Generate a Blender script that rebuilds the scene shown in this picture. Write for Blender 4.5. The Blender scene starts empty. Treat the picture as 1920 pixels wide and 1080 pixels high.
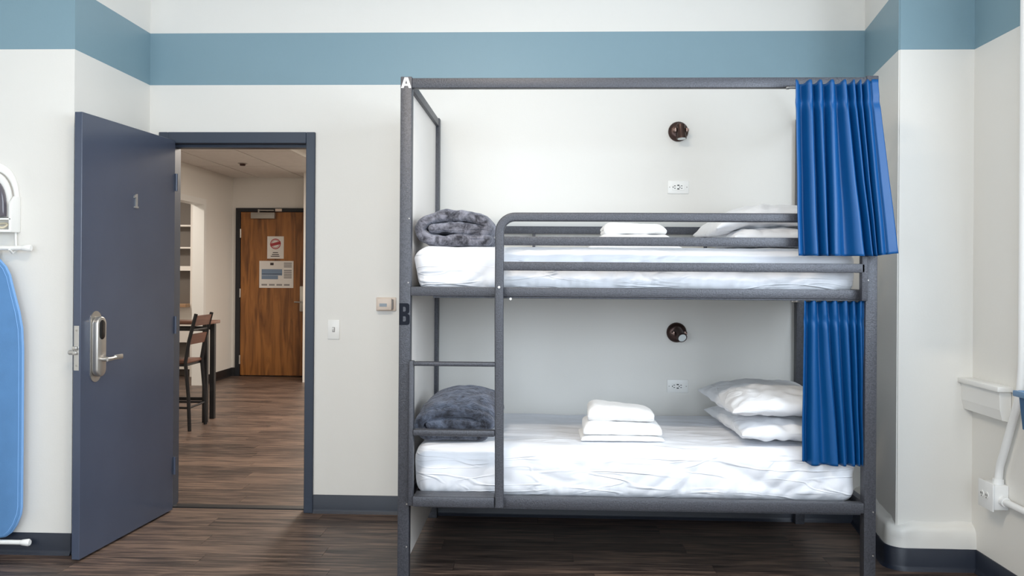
import bpy, bmesh, math, random
from mathutils import Vector, Matrix, noise

# ------------------------------------------------------------------ camera, world, lights, exposure
scene = bpy.context.scene
COL = scene.collection
random.seed(7)

cam_data = bpy.data.cameras.new('camera')
cam = bpy.data.objects.new('camera', cam_data)
COL.objects.link(cam)
YAW, PITCH, ROLL = 0.0380, 0.0009, 0.0069
fw = Vector((-math.sin(YAW), math.cos(YAW), 0)); rt = Vector((math.cos(YAW), math.sin(YAW), 0)); up = Vector((0, 0, 1))
fw, up = fw * math.cos(PITCH) + up * math.sin(PITCH), up * math.cos(PITCH) - fw * math.sin(PITCH)
rt, up = rt * math.cos(ROLL) + up * math.sin(ROLL), up * math.cos(ROLL) - rt * math.sin(ROLL)
cam.matrix_world = Matrix(((rt.x, up.x, -fw.x, 0), (rt.y, up.y, -fw.y, -4.75), (rt.z, up.z, -fw.z, 1.3765), (0, 0, 0, 1)))
cam_data.sensor_width = 36.0
cam_data.lens = 1567.87 / 1920 * 36.0
cam_data.shift_y = -27.76 / 1920
cam_data.clip_start = 0.05
scene.camera = cam

world = bpy.data.worlds.new('sky'); scene.world = world; world.use_nodes = True
world.node_tree.nodes['Background'].inputs[0].default_value = (0.72, 0.84, 1.0, 1)
world.node_tree.nodes['Background'].inputs[1].default_value = 1.6

vs = scene.view_settings
vs.view_transform = 'Standard'; vs.look = 'None'; vs.gamma = 1.0; vs.use_curve_mapping = False
vs.exposure = -0.36
scene.cycles.use_denoising = True
scene.cycles.max_bounces = 10
scene.cycles.diffuse_bounces = 6
scene.cycles.sample_clamp_indirect = 6.0

def area_light(name, loc, direction, w, h, power, col):
    l = bpy.data.lights.new(name, 'AREA'); l.shape = 'RECTANGLE'; l.size = w; l.size_y = h; l.energy = power; l.color = col
    o = bpy.data.objects.new(name, l); COL.objects.link(o); o.location = loc
    o.rotation_euler = Vector(direction).to_track_quat('-Z', 'Z').to_euler()
    return o
DAY = (0.80, 0.90, 1.0)
# daylight entering through the windows of the right wall and of the wall behind the camera
WIN_RIGHT = [(-3.45, -2.05), (-5.60, -4.20)]
WIN_FRONT = [(-2.90, -1.30), (-0.55, 1.05)]
for a, b in WIN_RIGHT:
    area_light('window_daylight', (2.00, (a + b) / 2, 1.95), (-1, 0, -0.05), b - a - .1, 2.0, 92, DAY)
for a, b in WIN_FRONT:
    area_light('window_daylight', ((a + b) / 2, -6.45, 1.95), (0, 1, -0.05), b - a - .1, 2.0, 76, DAY)

# ------------------------------------------------------------------ helpers
WORLD_LOC = {}

def tag(o, label=None, cat=None, group=None, kind=None):
    if label: o['label'] = label
    if cat: o['category'] = cat
    if group: o['group'] = group
    if kind: o['kind'] = kind
    return o

def thing(name, loc, label, cat, group=None):
    o = bpy.data.objects.new(name, None); COL.objects.link(o)
    o.location = loc; o.empty_display_size = 0.1
    WORLD_LOC[o.name] = Vector(loc)
    return tag(o, label, cat, group)

def obj(name, bm, mat, parent=None, smooth=None, label=None, origin=None):
    """One mesh object from a bmesh in world coordinates; origin at its base centre."""
    if isinstance(bm, bmesh.types.BMesh):
        me = bpy.data.meshes.new(name); bm.normal_update(); bm.to_mesh(me); bm.free()
    else:
        me = bm
    if origin is None:
        xs = [v.co.x for v in me.vertices]; ys = [v.co.y for v in me.vertices]; zs = [v.co.z for v in me.vertices]
        origin = Vector(((min(xs) + max(xs)) / 2, (min(ys) + max(ys)) / 2, min(zs)))
    origin = Vector(origin)
    me.transform(Matrix.Translation(-origin))
    if smooth is not None:
        me.shade_smooth()
        if smooth < 180: me.set_sharp_from_angle(angle=math.radians(smooth))
    o = bpy.data.objects.new(name, me); COL.objects.link(o)
    mats = mat if isinstance(mat, (list, tuple)) else [mat]
    for m in mats: me.materials.append(m)
    WORLD_LOC[o.name] = origin.copy()
    if parent is not None:
        o.parent = parent; o.location = origin - WORLD_LOC[parent.name]
    else:
        o.location = origin
    if label: o['label'] = label
    return o

def struct(name, bm, mat, smooth=None):
    return tag(obj(name, bm, mat, None, smooth), kind='structure')

def copy_tree(o, parent=None, offset=(0, 0, 0)):
    c = o.copy(); COL.objects.link(c)
    WORLD_LOC[c.name] = WORLD_LOC[o.name] + Vector(offset)
    c.parent = parent
    if parent is None: c.location = o.location + Vector(offset)
    for ch in [k for k in bpy.data.objects if k.parent is o]:
        copy_tree(ch, c)
    return c

def bx(bm, x0, x1, y0, y1, z0, z1):
    vs_ = [bm.verts.new((x, y, z)) for z in (z0, z1) for y in (y0, y1) for x in (x0, x1)]
    for f in ((0, 2, 3, 1), (4, 5, 7, 6), (0, 1, 5, 4), (2, 6, 7, 3), (0, 4, 6, 2), (1, 3, 7, 5)):
        bm.faces.new([vs_[i] for i in f])
    return vs_

def box(*a, bevel=0.0, seg=2):
    bm = bmesh.new()
    if isinstance(a[0], (tuple, list)):
        for q in a: bx(bm, *q)
    else:
        bx(bm, *a)
    if bevel: bmesh.ops.bevel(bm, geom=bm.edges[:], offset=bevel, segments=seg, profile=0.5, affect='EDGES')
    return bm

def prism(pts, axis, a0, a1, bevel=0.0, seg=2):
    """extrude a 2D outline along an axis; pts are in the two remaining axes, in xyz order"""
    bm = bmesh.new()
    def P(p, a):
        return {'x': (a, p[0], p[1]), 'y': (p[0], a, p[1]), 'z': (p[0], p[1], a)}[axis]
    A = [bm.verts.new(P(p, a0)) for p in pts]; B = [bm.verts.new(P(p, a1)) for p in pts]
    n = len(pts)
    bm.faces.new(A); bm.faces.new(B[::-1])
    for i in range(n): bm.faces.new((A[i], B[i], B[(i + 1) % n], A[(i + 1) % n]))
    bmesh.ops.recalc_face_normals(bm, faces=bm.faces[:])
    if bevel:
        ed = [e for e in bm.edges if abs((e.verts[0].co - e.verts[1].co).normalized()['xyz'.index(axis)]) < .5]
        bmesh.ops.bevel(bm, geom=ed, offset=bevel, segments=seg, profile=0.5, affect='EDGES')
    return bm

def tube(bm, pts, r, n=12, cap=True):
    pts = [Vector(p) for p in pts]
    rs = r if isinstance(r, (list, tuple)) else [r] * len(pts)
    rings = []
    t0 = (pts[1] - pts[0]).normalized()
    ref = Vector((0, 0, 1)) if abs(t0.z) < .9 else Vector((1, 0, 0))
    a = t0.cross(ref).normalized()
    for i, p in enumerate(pts):
        if i == 0: t = t0
        elif i == len(pts) - 1: t = (pts[i] - pts[i - 1]).normalized()
        else: t = ((pts[i + 1] - p).normalized() + (p - pts[i - 1]).normalized()).normalized()
        a = (a - t * a.dot(t)).normalized(); b = t.cross(a)
        rings.append([bm.verts.new(p + (a * math.cos(2 * math.pi * k / n) + b * math.sin(2 * math.pi * k / n)) * rs[i]) for k in range(n)])
    for i in range(len(rings) - 1):
        for k in range(n):
            bm.faces.new((rings[i][k], rings[i][(k + 1) % n], rings[i + 1][(k + 1) % n], rings[i + 1][k]))
    if cap:
        bm.faces.new(rings[0][::-1]); bm.faces.new(rings[-1])
    return bm

def tubes(*specs, n=12):
    bm = bmesh.new()
    for pts, r in specs: tube(bm, pts, r, n)
    bmesh.ops.recalc_face_normals(bm, faces=bm.faces[:])
    return bm

def catmull(pts, per=10):
    P = [Vector(p) for p in pts]
    P = [P[0] * 2 - P[1]] + P + [P[-1] * 2 - P[-2]]
    out = []
    for i in range(1, len(P) - 2):
        for k in range(per):
            t = k / per
            out.append(0.5 * ((2 * P[i]) + (-P[i - 1] + P[i + 1]) * t + (2 * P[i - 1] - 5 * P[i] + 4 * P[i + 1] - P[i + 2]) * t * t + (-P[i - 1] + 3 * P[i] - 3 * P[i + 1] + P[i + 2]) * t ** 3))
    out.append(P[-2])
    return out

def ribbon(path, t, cap=6):
    n = len(path); L = []; Rr = []; dirs = []
    for i in range(n):
        d = (path[min(i + 1, n - 1)] - path[max(i - 1, 0)]).normalized(); dirs.append(d)
        nn = Vector((-d.y, d.x)); L.append(path[i] + nn * t / 2); Rr.append(path[i] - nn * t / 2)
    def arc(c, d, s):
        a0 = math.atan2(d.x * s, -d.y * s) if False else None
        nn = Vector((-d.y, d.x)); out = []
        for k in range(1, cap):
            a = math.pi * k / cap
            out.append(c + (nn * math.cos(a) + d * math.sin(a)) * t / 2 * s)
        return out
    return L + arc(path[-1], dirs[-1], 1) + Rr[::-1] + arc(path[0], dirs[0], -1)

def fold_cloth(path, t, a0, a1, axis, na=28, rnd=None, amp=0.003, freq=18.0, per=8, warp=None):
    """thick folded cloth: a ribbon cross-section lofted along an axis, ends rounded, surface uneven"""
    pth = catmull([Vector(p) for p in path], per)
    rnd = rnd or t * .5
    bm = bmesh.new(); rings = []
    st = []
    for k in range(6):
        s = k / 6; st.append((a0 + rnd * (1 - math.cos(s * math.pi / 2)), math.sin(s * math.pi / 2) * .75 + .25))
    st += [(a0 + rnd + (a1 - a0 - 2 * rnd) * k / na, 1) for k in range(na + 1)]
    for k in range(5, -1, -1):
        s = k / 6; st.append((a1 - rnd * (1 - math.cos(s * math.pi / 2)), math.sin(s * math.pi / 2) * .75 + .25))
    for a, s in st:
        lp = ribbon(pth, t * s)
        ring = []
        for p in lp:
            co = Vector((p.x, a, p.y)) if axis == 'y' else Vector((a, p.x, p.y))
            if warp: co = warp(co)
            ring.append(bm.verts.new(co))
        rings.append(ring)
    n = len(rings[0])
    for i in range(len(rings) - 1):
        for k in range(n): bm.faces.new((rings[i][k], rings[i][(k + 1) % n], rings[i + 1][(k + 1) % n], rings[i + 1][k]))
    bm.faces.new(rings[0][::-1]); bm.faces.new(rings[-1])
    bmesh.ops.recalc_face_normals(bm, faces=bm.faces[:]); bm.normal_update()
    for v in bm.verts:
        v.co += v.normal * amp * (noise.noise(v.co * freq) + .5 * noise.noise(v.co * freq * 2.3))
    return bm

# ------------------------------------------------------------------ materials
def new_mat(name):
    m = bpy.data.materials.new(name); m.use_nodes = True
    nt = m.node_tree; b = nt.nodes['Principled BSDF']
    return m, nt, b

def nd(nt, kind, **kw):
    n = nt.nodes.new(kind)
    for k, v in kw.items(): setattr(n, k, v)
    return n

def mat(name, col, rough=.5, metal=0.0, bump=0.0, bscale=200.0, var=0.0, vscale=5.0, sheen=0.0, coat=0.0, emit=None, espec=None, stretch=(1, 1, 1), detail=3):
    m, nt, b = new_mat(name)
    b.inputs['Base Color'].default_value = (*col, 1)
    b.inputs['Roughness'].default_value = rough; b.inputs['Metallic'].default_value = metal
    if sheen:
        b.inputs['Sheen Weight'].default_value = sheen; b.inputs['Sheen Roughness'].default_value = .4
    if coat: b.inputs['Coat Weight'].default_value = coat
    if espec is not None: b.inputs['Specular IOR Level'].default_value = espec
    if emit:
        b.inputs['Emission Color'].default_value = (*emit[0], 1); b.inputs['Emission Strength'].default_value = emit[1]
    geo = None
    if bump or var:
        geo = nd(nt, 'ShaderNodeNewGeometry')
        mp = nd(nt, 'ShaderNodeMapping'); mp.inputs['Scale'].default_value = stretch
        nt.links.new(geo.outputs['Position'], mp.inputs['Vector'])
    if bump:
        n = nd(nt, 'ShaderNodeTexNoise'); n.inputs['Scale'].default_value = bscale; n.inputs['Detail'].default_value = detail
        nt.links.new(mp.outputs[0], n.inputs['Vector'])
        bp = nd(nt, 'ShaderNodeBump'); bp.inputs['Strength'].default_value = bump; bp.inputs['Distance'].default_value = .002
        nt.links.new(n.outputs['Fac'], bp.inputs['Height']); nt.links.new(bp.outputs[0], b.inputs['Normal'])
    if var:
        n = nd(nt, 'ShaderNodeTexNoise'); n.inputs['Scale'].default_value = vscale; n.inputs['Detail'].default_value = 4
        nt.links.new(mp.outputs[0], n.inputs['Vector'])
        r = nd(nt, 'ShaderNodeMapRange'); r.inputs[1].default_value = .3; r.inputs[2].default_value = .7
        r.inputs[3].default_value = 1 - var; r.inputs[4].default_value = 1 + var
        nt.links.new(n.outputs['Fac'], r.inputs[0])
        mx = nd(nt, 'ShaderNodeVectorMath', operation='SCALE'); mx.inputs[0].default_value = col
        nt.links.new(r.outputs[0], mx.inputs['Scale']); nt.links.new(mx.outputs[0], b.inputs['Base Color'])
    return m

ZB, ZT = 2.453, 2.7523          # the painted blue band
def wall_paint():
    m, nt, b = new_mat('cream wall paint with blue band')
    geo = nd(nt, 'ShaderNodeNewGeometry'); sp = nd(nt, 'ShaderNodeSeparateXYZ')
    nt.links.new(geo.outputs['Position'], sp.inputs[0])
    g = nd(nt, 'ShaderNodeMath', operation='GREATER_THAN'); g.inputs[1].default_value = ZB
    l = nd(nt, 'ShaderNodeMath', operation='LESS_THAN'); l.inputs[1].default_value = ZT
    mu = nd(nt, 'ShaderNodeMath', operation='MULTIPLY')
    nt.links.new(sp.outputs['Z'], g.inputs[0]); nt.links.new(sp.outputs['Z'], l.inputs[0])
    nt.links.new(g.outputs[0], mu.inputs[0]); nt.links.new(l.outputs[0], mu.inputs[1])
    mx = nd(nt, 'ShaderNodeMix', data_type='RGBA')
    mx.inputs[6].default_value = (0.755, 0.742, 0.705, 1); mx.inputs[7].default_value = (0.200, 0.315, 0.375, 1)
    nt.links.new(mu.outputs[0], mx.inputs[0]); nt.links.new(mx.outputs[2], b.inputs['Base Color'])
    b.inputs['Roughness'].default_value = .42
    n = nd(nt, 'ShaderNodeTexNoise'); n.inputs['Scale'].default_value = 120; n.inputs['Detail'].default_value = 3
    n2 = nd(nt, 'ShaderNodeTexNoise'); n2.inputs['Scale'].default_value = 7; n2.inputs['Detail'].default_value = 2
    nt.links.new(geo.outputs['Position'], n.inputs['Vector']); nt.links.new(geo.outputs['Position'], n2.inputs['Vector'])
    ad = nd(nt, 'ShaderNodeMath', operation='MULTIPLY_ADD'); ad.inputs[1].default_value = 3.0
    nt.links.new(n2.outputs['Fac'], ad.inputs[0]); nt.links.new(n.outputs['Fac'], ad.inputs[2])
    bp = nd(nt, 'ShaderNodeBump'); bp.inputs['Strength'].default_value = .12; bp.inputs['Distance'].default_value = .002
    nt.links.new(ad.outputs[0], bp.inputs['Height']); nt.links.new(bp.outputs[0], b.inputs['Normal'])
    return m

def floor_mat(name, bricks):
    """grey-brown vinyl plank: grain along x, one tone per plank"""
    m, nt, b = new_mat(name)
    geo = nd(nt, 'ShaderNodeNewGeometry')
    if bricks:
        br = nd(nt, 'ShaderNodeTexBrick'); br.offset = .37; br.inputs['Scale'].default_value = 1
        br.inputs['Brick Width'].default_value = 1.22; br.inputs['Row Height'].default_value = .152; br.inputs['Mortar Size'].default_value = .0012
        br.inputs['Color1'].default_value = (0, 0, 0, 1); br.inputs['Color2'].default_value = (1, 1, 1, 1); br.inputs['Mortar'].default_value = (.1, .1, .1, 1)
        nt.links.new(geo.outputs['Position'], br.inputs['Vector']); rnd = br.outputs['Color']
    else:
        oi = nd(nt, 'ShaderNodeObjectInfo'); rnd = oi.outputs['Random']
    sc_ = nd(nt, 'ShaderNodeMath', operation='MULTIPLY'); sc_.inputs[1].default_value = 37.0
    nt.links.new(rnd, sc_.inputs[0])
    cb = nd(nt, 'ShaderNodeCombineXYZ'); nt.links.new(sc_.outputs[0], cb.inputs[0]); nt.links.new(sc_.outputs[0], cb.inputs[2])
    ad = nd(nt, 'ShaderNodeVectorMath', operation='ADD'); nt.links.new(geo.outputs['Position'], ad.inputs[0]); nt.links.new(cb.outputs[0], ad.inputs[1])
    def grain(sx, sy, scale, det):
        mp = nd(nt, 'ShaderNodeMapping'); mp.inputs['Scale'].default_value = (sx, sy, 1)
        nt.links.new(ad.outputs[0], mp.inputs['Vector'])
        n = nd(nt, 'ShaderNodeTexNoise'); n.inputs['Scale'].default_value = scale; n.inputs['Detail'].default_value = det; n.inputs['Distortion'].default_value = .6
        nt.links.new(mp.outputs[0], n.inputs['Vector']); return n.outputs['Fac']
    g1 = grain(1.3, 17, 2.6, 9); g2 = grain(2.2, 60, 3.0, 5)
    mxg = nd(nt, 'ShaderNodeMath', operation='MULTIPLY_ADD'); mxg.inputs[1].default_value = .50
    nt.links.new(g2, mxg.inputs[0]); nt.links.new(g1, mxg.inputs[2])
    tn = nd(nt, 'ShaderNodeMath', operation='MULTIPLY_ADD'); tn.inputs[1].default_value = .16
    nt.links.new(rnd, tn.inputs[0]); nt.links.new(mxg.outputs[0], tn.inputs[2])
    cr = nd(nt, 'ShaderNodeValToRGB'); e = cr.color_ramp.elements
    e[0].position = .55; e[0].color = (.011, .0075, .0065, 1); e[1].position = .98; e[1].color = (.175, .118, .088, 1)
    k = e.new(.69); k.color = (.040, .028, .0235, 1); k = e.new(.82); k.color = (.082, .056, .045, 1)
    nt.links.new(tn.outputs[0], cr.inputs[0]); nt.links.new(cr.outputs[0], b.inputs['Base Color'])
    b.inputs['Roughness'].default_value = .42
    bp = nd(nt, 'ShaderNodeBump'); bp.inputs['Strength'].default_value = .25; bp.inputs['Distance'].default_value = .001
    nt.links.new(g2, bp.inputs['Height']); nt.links.new(bp.outputs[0], b.inputs['Normal'])
    return m

def wood_mat(name, c0, c1, axis='z', scale=3.0, rough=.4):
    m, nt, b = new_mat(name)
    geo = nd(nt, 'ShaderNodeNewGeometry'); mp = nd(nt, 'ShaderNodeMapping')
    s = {'x': (.8, 9, 9), 'y': (9, .8, 9), 'z': (9, 9, .8)}[axis]
    mp.inputs['Scale'].default_value = s; nt.links.new(geo.outputs['Position'], mp.inputs['Vector'])
    n = nd(nt, 'ShaderNodeTexNoise'); n.inputs['Scale'].default_value = scale; n.inputs['Detail'].default_value = 7; n.inputs['Distortion'].default_value = .9
    nt.links.new(mp.outputs[0], n.inputs['Vector'])
    cr = nd(nt, 'ShaderNodeValToRGB'); e = cr.color_ramp.elements
    e[0].position = .3; e[0].color = (*c0, 1); e[1].position = .62; e[1].color = (*c1, 1)
    nt.links.new(n.outputs['Fac'], cr.inputs[0]); nt.links.new(cr.outputs[0], b.inputs['Base Color'])
    b.inputs['Roughness'].default_value = rough
    return m

def plush_mat(name, dark, light):
    m, nt, b = new_mat(name)
    geo = nd(nt, 'ShaderNodeNewGeometry')
    n = nd(nt, 'ShaderNodeTexNoise'); n.inputs['Scale'].default_value = 22; n.inputs['Detail'].default_value = 6; n.inputs['Roughness'].default_value = .65; n.inputs['Distortion'].default_value = .5
    nt.links.new(geo.outputs['Position'], n.inputs['Vector'])
    cr = nd(nt, 'ShaderNodeValToRGB'); e = cr.color_ramp.elements
    e[0].position = .38; e[0].color = (*dark, 1); e[1].position = .66; e[1].color = (*light, 1)
    nt.links.new(n.outputs['Fac'], cr.inputs[0]); nt.links.new(cr.outputs[0], b.inputs['Base Color'])
    f = nd(nt, 'ShaderNodeTexNoise'); f.inputs['Scale'].default_value = 180; f.inputs['Detail'].default_value = 4
    nt.links.new(geo.outputs['Position'], f.inputs['Vector'])
    ad = nd(nt, 'ShaderNodeMath', operation='MULTIPLY_ADD'); ad.inputs[1].default_value = 5
    nt.links.new(n.outputs['Fac'], ad.inputs[0]); nt.links.new(f.outputs['Fac'], ad.inputs[2])
    bp = nd(nt, 'ShaderNodeBump'); bp.inputs['Strength'].default_value = .9; bp.inputs['Distance'].default_value = .005
    nt.links.new(ad.outputs[0], bp.inputs['Height']); nt.links.new(bp.outputs[0], b.inputs['Normal'])
    b.inputs['Roughness'].default_value = .75
    b.inputs['Sheen Weight'].default_value = .5; b.inputs['Sheen Roughness'].default_value = .35
    b.inputs['Sheen Tint'].default_value = (.75, .8, .95, 1)
    return m

def sheet_mat(name, col, strength=.5):
    m, nt, b = new_mat(name)
    b.inputs['Base Color'].default_value = (*col, 1); b.inputs['Roughness'].default_value = .8
    b.inputs['Sheen Weight'].default_value = .15
    geo = nd(nt, 'ShaderNodeNewGeometry')
    hs = []
    for rot, scl, sc_, wd in (((0, .65, .15), (.55, 1.0, 3.4), 3.0, .030), ((.1, -.45, .1), (.55, 1.0, 3.8), 3.4, .028), ((0, 1.15, .3), (.7, 1.4, 3.6), 4.6, .034)):
        mp = nd(nt, 'ShaderNodeMapping'); mp.inputs['Rotation'].default_value = rot; mp.inputs['Scale'].default_value = scl
        nt.links.new(geo.outputs['Position'], mp.inputs['Vector'])
        n = nd(nt, 'ShaderNodeTexNoise'); n.inputs['Scale'].default_value = sc_; n.inputs['Detail'].default_value = .6; n.inputs['Distortion'].default_value = .25
        nt.links.new(mp.outputs[0], n.inputs['Vector'])
        d = nd(nt, 'ShaderNodeMath', operation='SUBTRACT'); d.inputs[1].default_value = .5; nt.links.new(n.outputs['Fac'], d.inputs[0])
        ab = nd(nt, 'ShaderNodeMath', operation='ABSOLUTE'); nt.links.new(d.outputs[0], ab.inputs[0])
        mr = nd(nt, 'ShaderNodeMapRange', interpolation_type='SMOOTHSTEP'); mr.inputs[1].default_value = 0; mr.inputs[2].default_value = wd; mr.inputs[3].default_value = 1; mr.inputs[4].default_value = 0
        nt.links.new(ab.outputs[0], mr.inputs[0]); hs.append(mr.outputs[0])
    # creases come and go
    msk = nd(nt, 'ShaderNodeTexNoise'); msk.inputs['Scale'].default_value = 4.0; msk.inputs['Detail'].default_value = 1
    nt.links.new(geo.outputs['Position'], msk.inputs['Vector'])
    mm = nd(nt, 'ShaderNodeMapRange'); mm.inputs[1].default_value = .36; mm.inputs[2].default_value = .60
    nt.links.new(msk.outputs['Fac'], mm.inputs[0])
    a1 = nd(nt, 'ShaderNodeMath', operation='ADD'); nt.links.new(hs[0], a1.inputs[0]); nt.links.new(hs[1], a1.inputs[1])
    a2 = nd(nt, 'ShaderNodeMath', operation='MULTIPLY_ADD'); a2.inputs[1].default_value = .5; nt.links.new(hs[2], a2.inputs[0]); nt.links.new(a1.outputs[0], a2.inputs[2])
    a3 = nd(nt, 'ShaderNodeMath', operation='MULTIPLY'); nt.links.new(a2.outputs[0], a3.inputs[0]); nt.links.new(mm.outputs[0], a3.inputs[1])
    bp = nd(nt, 'ShaderNodeBump'); bp.inputs['Strength'].default_value = strength; bp.inputs['Distance'].default_value = .006
    nt.links.new(a3.outputs[0], bp.inputs['Height']); nt.links.new(bp.outputs[0], b.inputs['Normal'])
    return m

M = {
    'wall': wall_paint(),
    'ceiling': mat('white ceiling paint', (.82, .81, .79), .7),
    'hall_wall': mat('off white hall paint', (.78, .76, .72), .5, bump=.1, bscale=100),
    'tile': mat('mineral fibre ceiling tile', (.74, .71, .68), .9, bump=.5, bscale=90, var=.03, vscale=14),
    'grid': mat('ceiling grid metal', (.16, .14, .13), .6),
    'plank': floor_mat('grey brown vinyl plank', False),
    'plank_far': floor_mat('grey brown vinyl plank run', True),
    'subfloor': mat('dark floor seam', (.012, .010, .009), .9),
    'slate': mat('slate blue door paint', (.060, .075, .116), .23, bump=.05, bscale=25, var=.05, vscale=3),
    'frame_paint': mat('dark slate frame paint', (.033, .045, .070), .40),
    'hall_frame': mat('near black frame paint', (.012, .014, .019), .5),
    'base': mat('navy rubber baseboard', (.013, .018, .032), .45, var=.08, vscale=4),
    'black_base': mat('black rubber baseboard', (.012, .012, .014), .45),
    'metal': mat('hammered charcoal metal', (.066, .069, .082), .42, .30, bump=.6, bscale=200, var=.30, vscale=190),
    'panel': mat('cream laminate panel', (.80, .76, .72), .45),
    'sheet': sheet_mat('white cotton sheet', (.80, .82, .87), .60),
    'pillow': sheet_mat('white pillow case', (.82, .83, .855), .42),
    'towel': mat('white terry towel', (.90, .90, .90), .95, bump=.7, bscale=260, sheen=.3),
    'plush_grey': plush_mat('grey plush fleece', (.026, .025, .034), (.33, .33, .39)),
    'plush_navy': plush_mat('navy grey plush fleece', (.011, .013, .022), (.115, .14, .20)),
    'curtain': mat('royal blue satin curtain', (.001, .062, .205), .42, espec=.35, bump=.08, bscale=500),
    'bronze': mat('dark bronze metal', (.065, .038, .032), .32, .7),
    'bronze_light': mat('worn bronze metal', (.30, .21, .18), .3, .8),
    'lens': mat('frosted lamp lens', (.75, .80, .80), .25),
    'black': mat('black plastic', (.006, .006, .007), .22),
    'steel': mat('brushed nickel', (.56, .54, .51), .30, .9, bump=.05, bscale=80, stretch=(1, 1, 12)),
    'closer': mat('silver painted metal', (.38, .36, .33), .4, .5),
    'white_plastic': mat('white plastic', (.84, .84, .82), .35),
    'white_gloss': mat('white glossy paint', (.83, .84, .84), .28),
    'trim_white': mat('white trim paint', (.80, .80, .78), .38),
    'beige': mat('beige plastic', (.70, .60, .52), .4),
    'lcd': mat('grey display', (.22, .26, .30), .2),
    'slot': mat('dark socket slot', (.02, .02, .02), .5),
    'mark_white': mat('white vinyl letter', (.85, .86, .88), .5),
    'mark_navy': mat('navy vinyl letter', (.008, .010, .017), .7, espec=.15),
    'veneer': wood_mat('amber oak veneer', (.115, .040, .010), (.36, .145, .036), 'z', 2.0, .35),
    'walnut': wood_mat('red brown wood', (.055, .020, .012), (.135, .054, .034), 'y', 3.0, .38),
    'walnut_x': wood_mat('red brown table wood', (.07, .027, .017), (.17, .075, .047), 'x', 3.0, .34),
    'pale_wood': wood_mat('pale shelf wood', (.34, .20, .11), (.46, .30, .18), 'x', 3.0, .5),
    'black_metal': mat('black powder coated metal', (.010, .010, .012), .4, .2),
    'shelf_dark': mat('taupe shelf board', (.15, .13, .115), .6),
    'paper': mat('white paper', (.78, .76, .73), .8),
    'ink_red': mat('red ink', (.42, .06, .07), .8),
    'ink_blue': mat('blue grey ink', (.20, .28, .40), .8),
    'ink_grey': mat('grey ink', (.28, .27, .27), .8),
    'ink_dark': mat('dark ink', (.06, .05, .05), .8),
    'board_cover': mat('blue cotton cover', (.095, .235, .47), .8, bump=.25, bscale=300, var=.05, vscale=9),
    'board_edge': mat('light blue cover edging', (.20, .40, .74), .75),
    'iron_dark': mat('smoky grey plastic', (.10, .09, .11), .15, coat=.3),
    'iron_glass': mat('blue grey water tank', (.20, .30, .38), .12),
    'cord': mat('cream cord', (.66, .60, .46), .6),
    'bin': mat('mid blue plastic', (.105, .235, .42), .35),
    'glass': None,
}
gm, nt, b = new_mat('window glass'); b.inputs['Transmission Weight'].default_value = 1; b.inputs['Roughness'].default_value = 0; b.inputs['IOR'].default_value = 1.45
M['glass'] = gm

# ------------------------------------------------------------------ the setting
X_L, Y_L = -2.282, -0.776          # left wall return and left wall face
X_R, Y_P = 2.028, -0.718           # right wall, pillar face
X_FAR, Y_FRONT, Z_C = -3.65, -6.55, 3.40
DX0, DX1, DZ = -2.172, -1.362, 2.118  # door opening
HX, HY, HZ = -4.13, 6.20, 2.625    # hall: left wall, end wall, tile ceiling

# floor with single planks
fl = bmesh.new()
bx(fl, X_FAR - .1, 2.2, Y_FRONT - .1, 2.0, -.06, -.004)
bx(fl, -6.2, X_FAR - .1, 0.0, 2.0, -.06, -.004)
floor = tag(obj('floor', fl, M['subfloor']), kind='structure')
W, L = .152, 1.22
plank_mesh = None
rows = int(math.ceil((2.0 - Y_FRONT) / W))
for r in range(rows):
    y1 = 2.0 - r * W; y0 = y1 - W
    hall = y0 > -.05
    xa, xb = (HX, 1.5) if hall else (X_FAR, X_R + .02)
    if hall: xb = -.6
    off = (r * .4637 % 1.0) * L
    x = xa - off
    while x < xb - .02:
        a, c = max(x, xa), min(x + L, xb)
        if c - a > .03:
            if plank_mesh is None:
                o = obj('plank', box(0, 1, 0, W - .0014, -.004, 0), M['plank'], floor, origin=(0, 0, 0)); plank_mesh = o.data
            else:
                o = bpy.data.objects.new('plank', plank_mesh); COL.objects.link(o); o.parent = floor
            o.location = Vector((a, y0, 0)) - WORLD_LOC['floor']
            o.scale = (c - a - .0014, 1, 1)
        x += L
hf = box(-6.2, 2.2, 2.0, HY + .2, -.06, 0)
struct('floor_hall', hf, M['plank_far'])
hf2 = box(-.6, 2.2, .15, 2.0, -.004, 0)
struct('floor_hall_side', hf2, M['plank_far'])

# back wall (room skin and hall skin) with the doorway
def wall_with_hole(x0, x1, y0, y1, z1, hx0, hx1, hz):
    return box((x0, hx0, y0, y1, 0, z1), (hx1, x1, y0, y1, 0, z1), (hx0, hx1, y0, y1, hz, z1))
struct('wall_back', wall_with_hole(X_L - .05, 2.13, 0, .075, Z_C, DX0, DX1, DZ), M['wall'])
struct('wall_hall_near', wall_with_hole(-6.2, 2.13, .075, .15, Z_C, DX0, DX1, DZ), M['hall_wall'])
struct('wall_left', box((X_FAR - .1, X_L, Y_L, .0, 0, Z_C), (X_FAR - .1, X_FAR, Y_FRONT, Y_L, 0, Z_C)), M['wall'])
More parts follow.
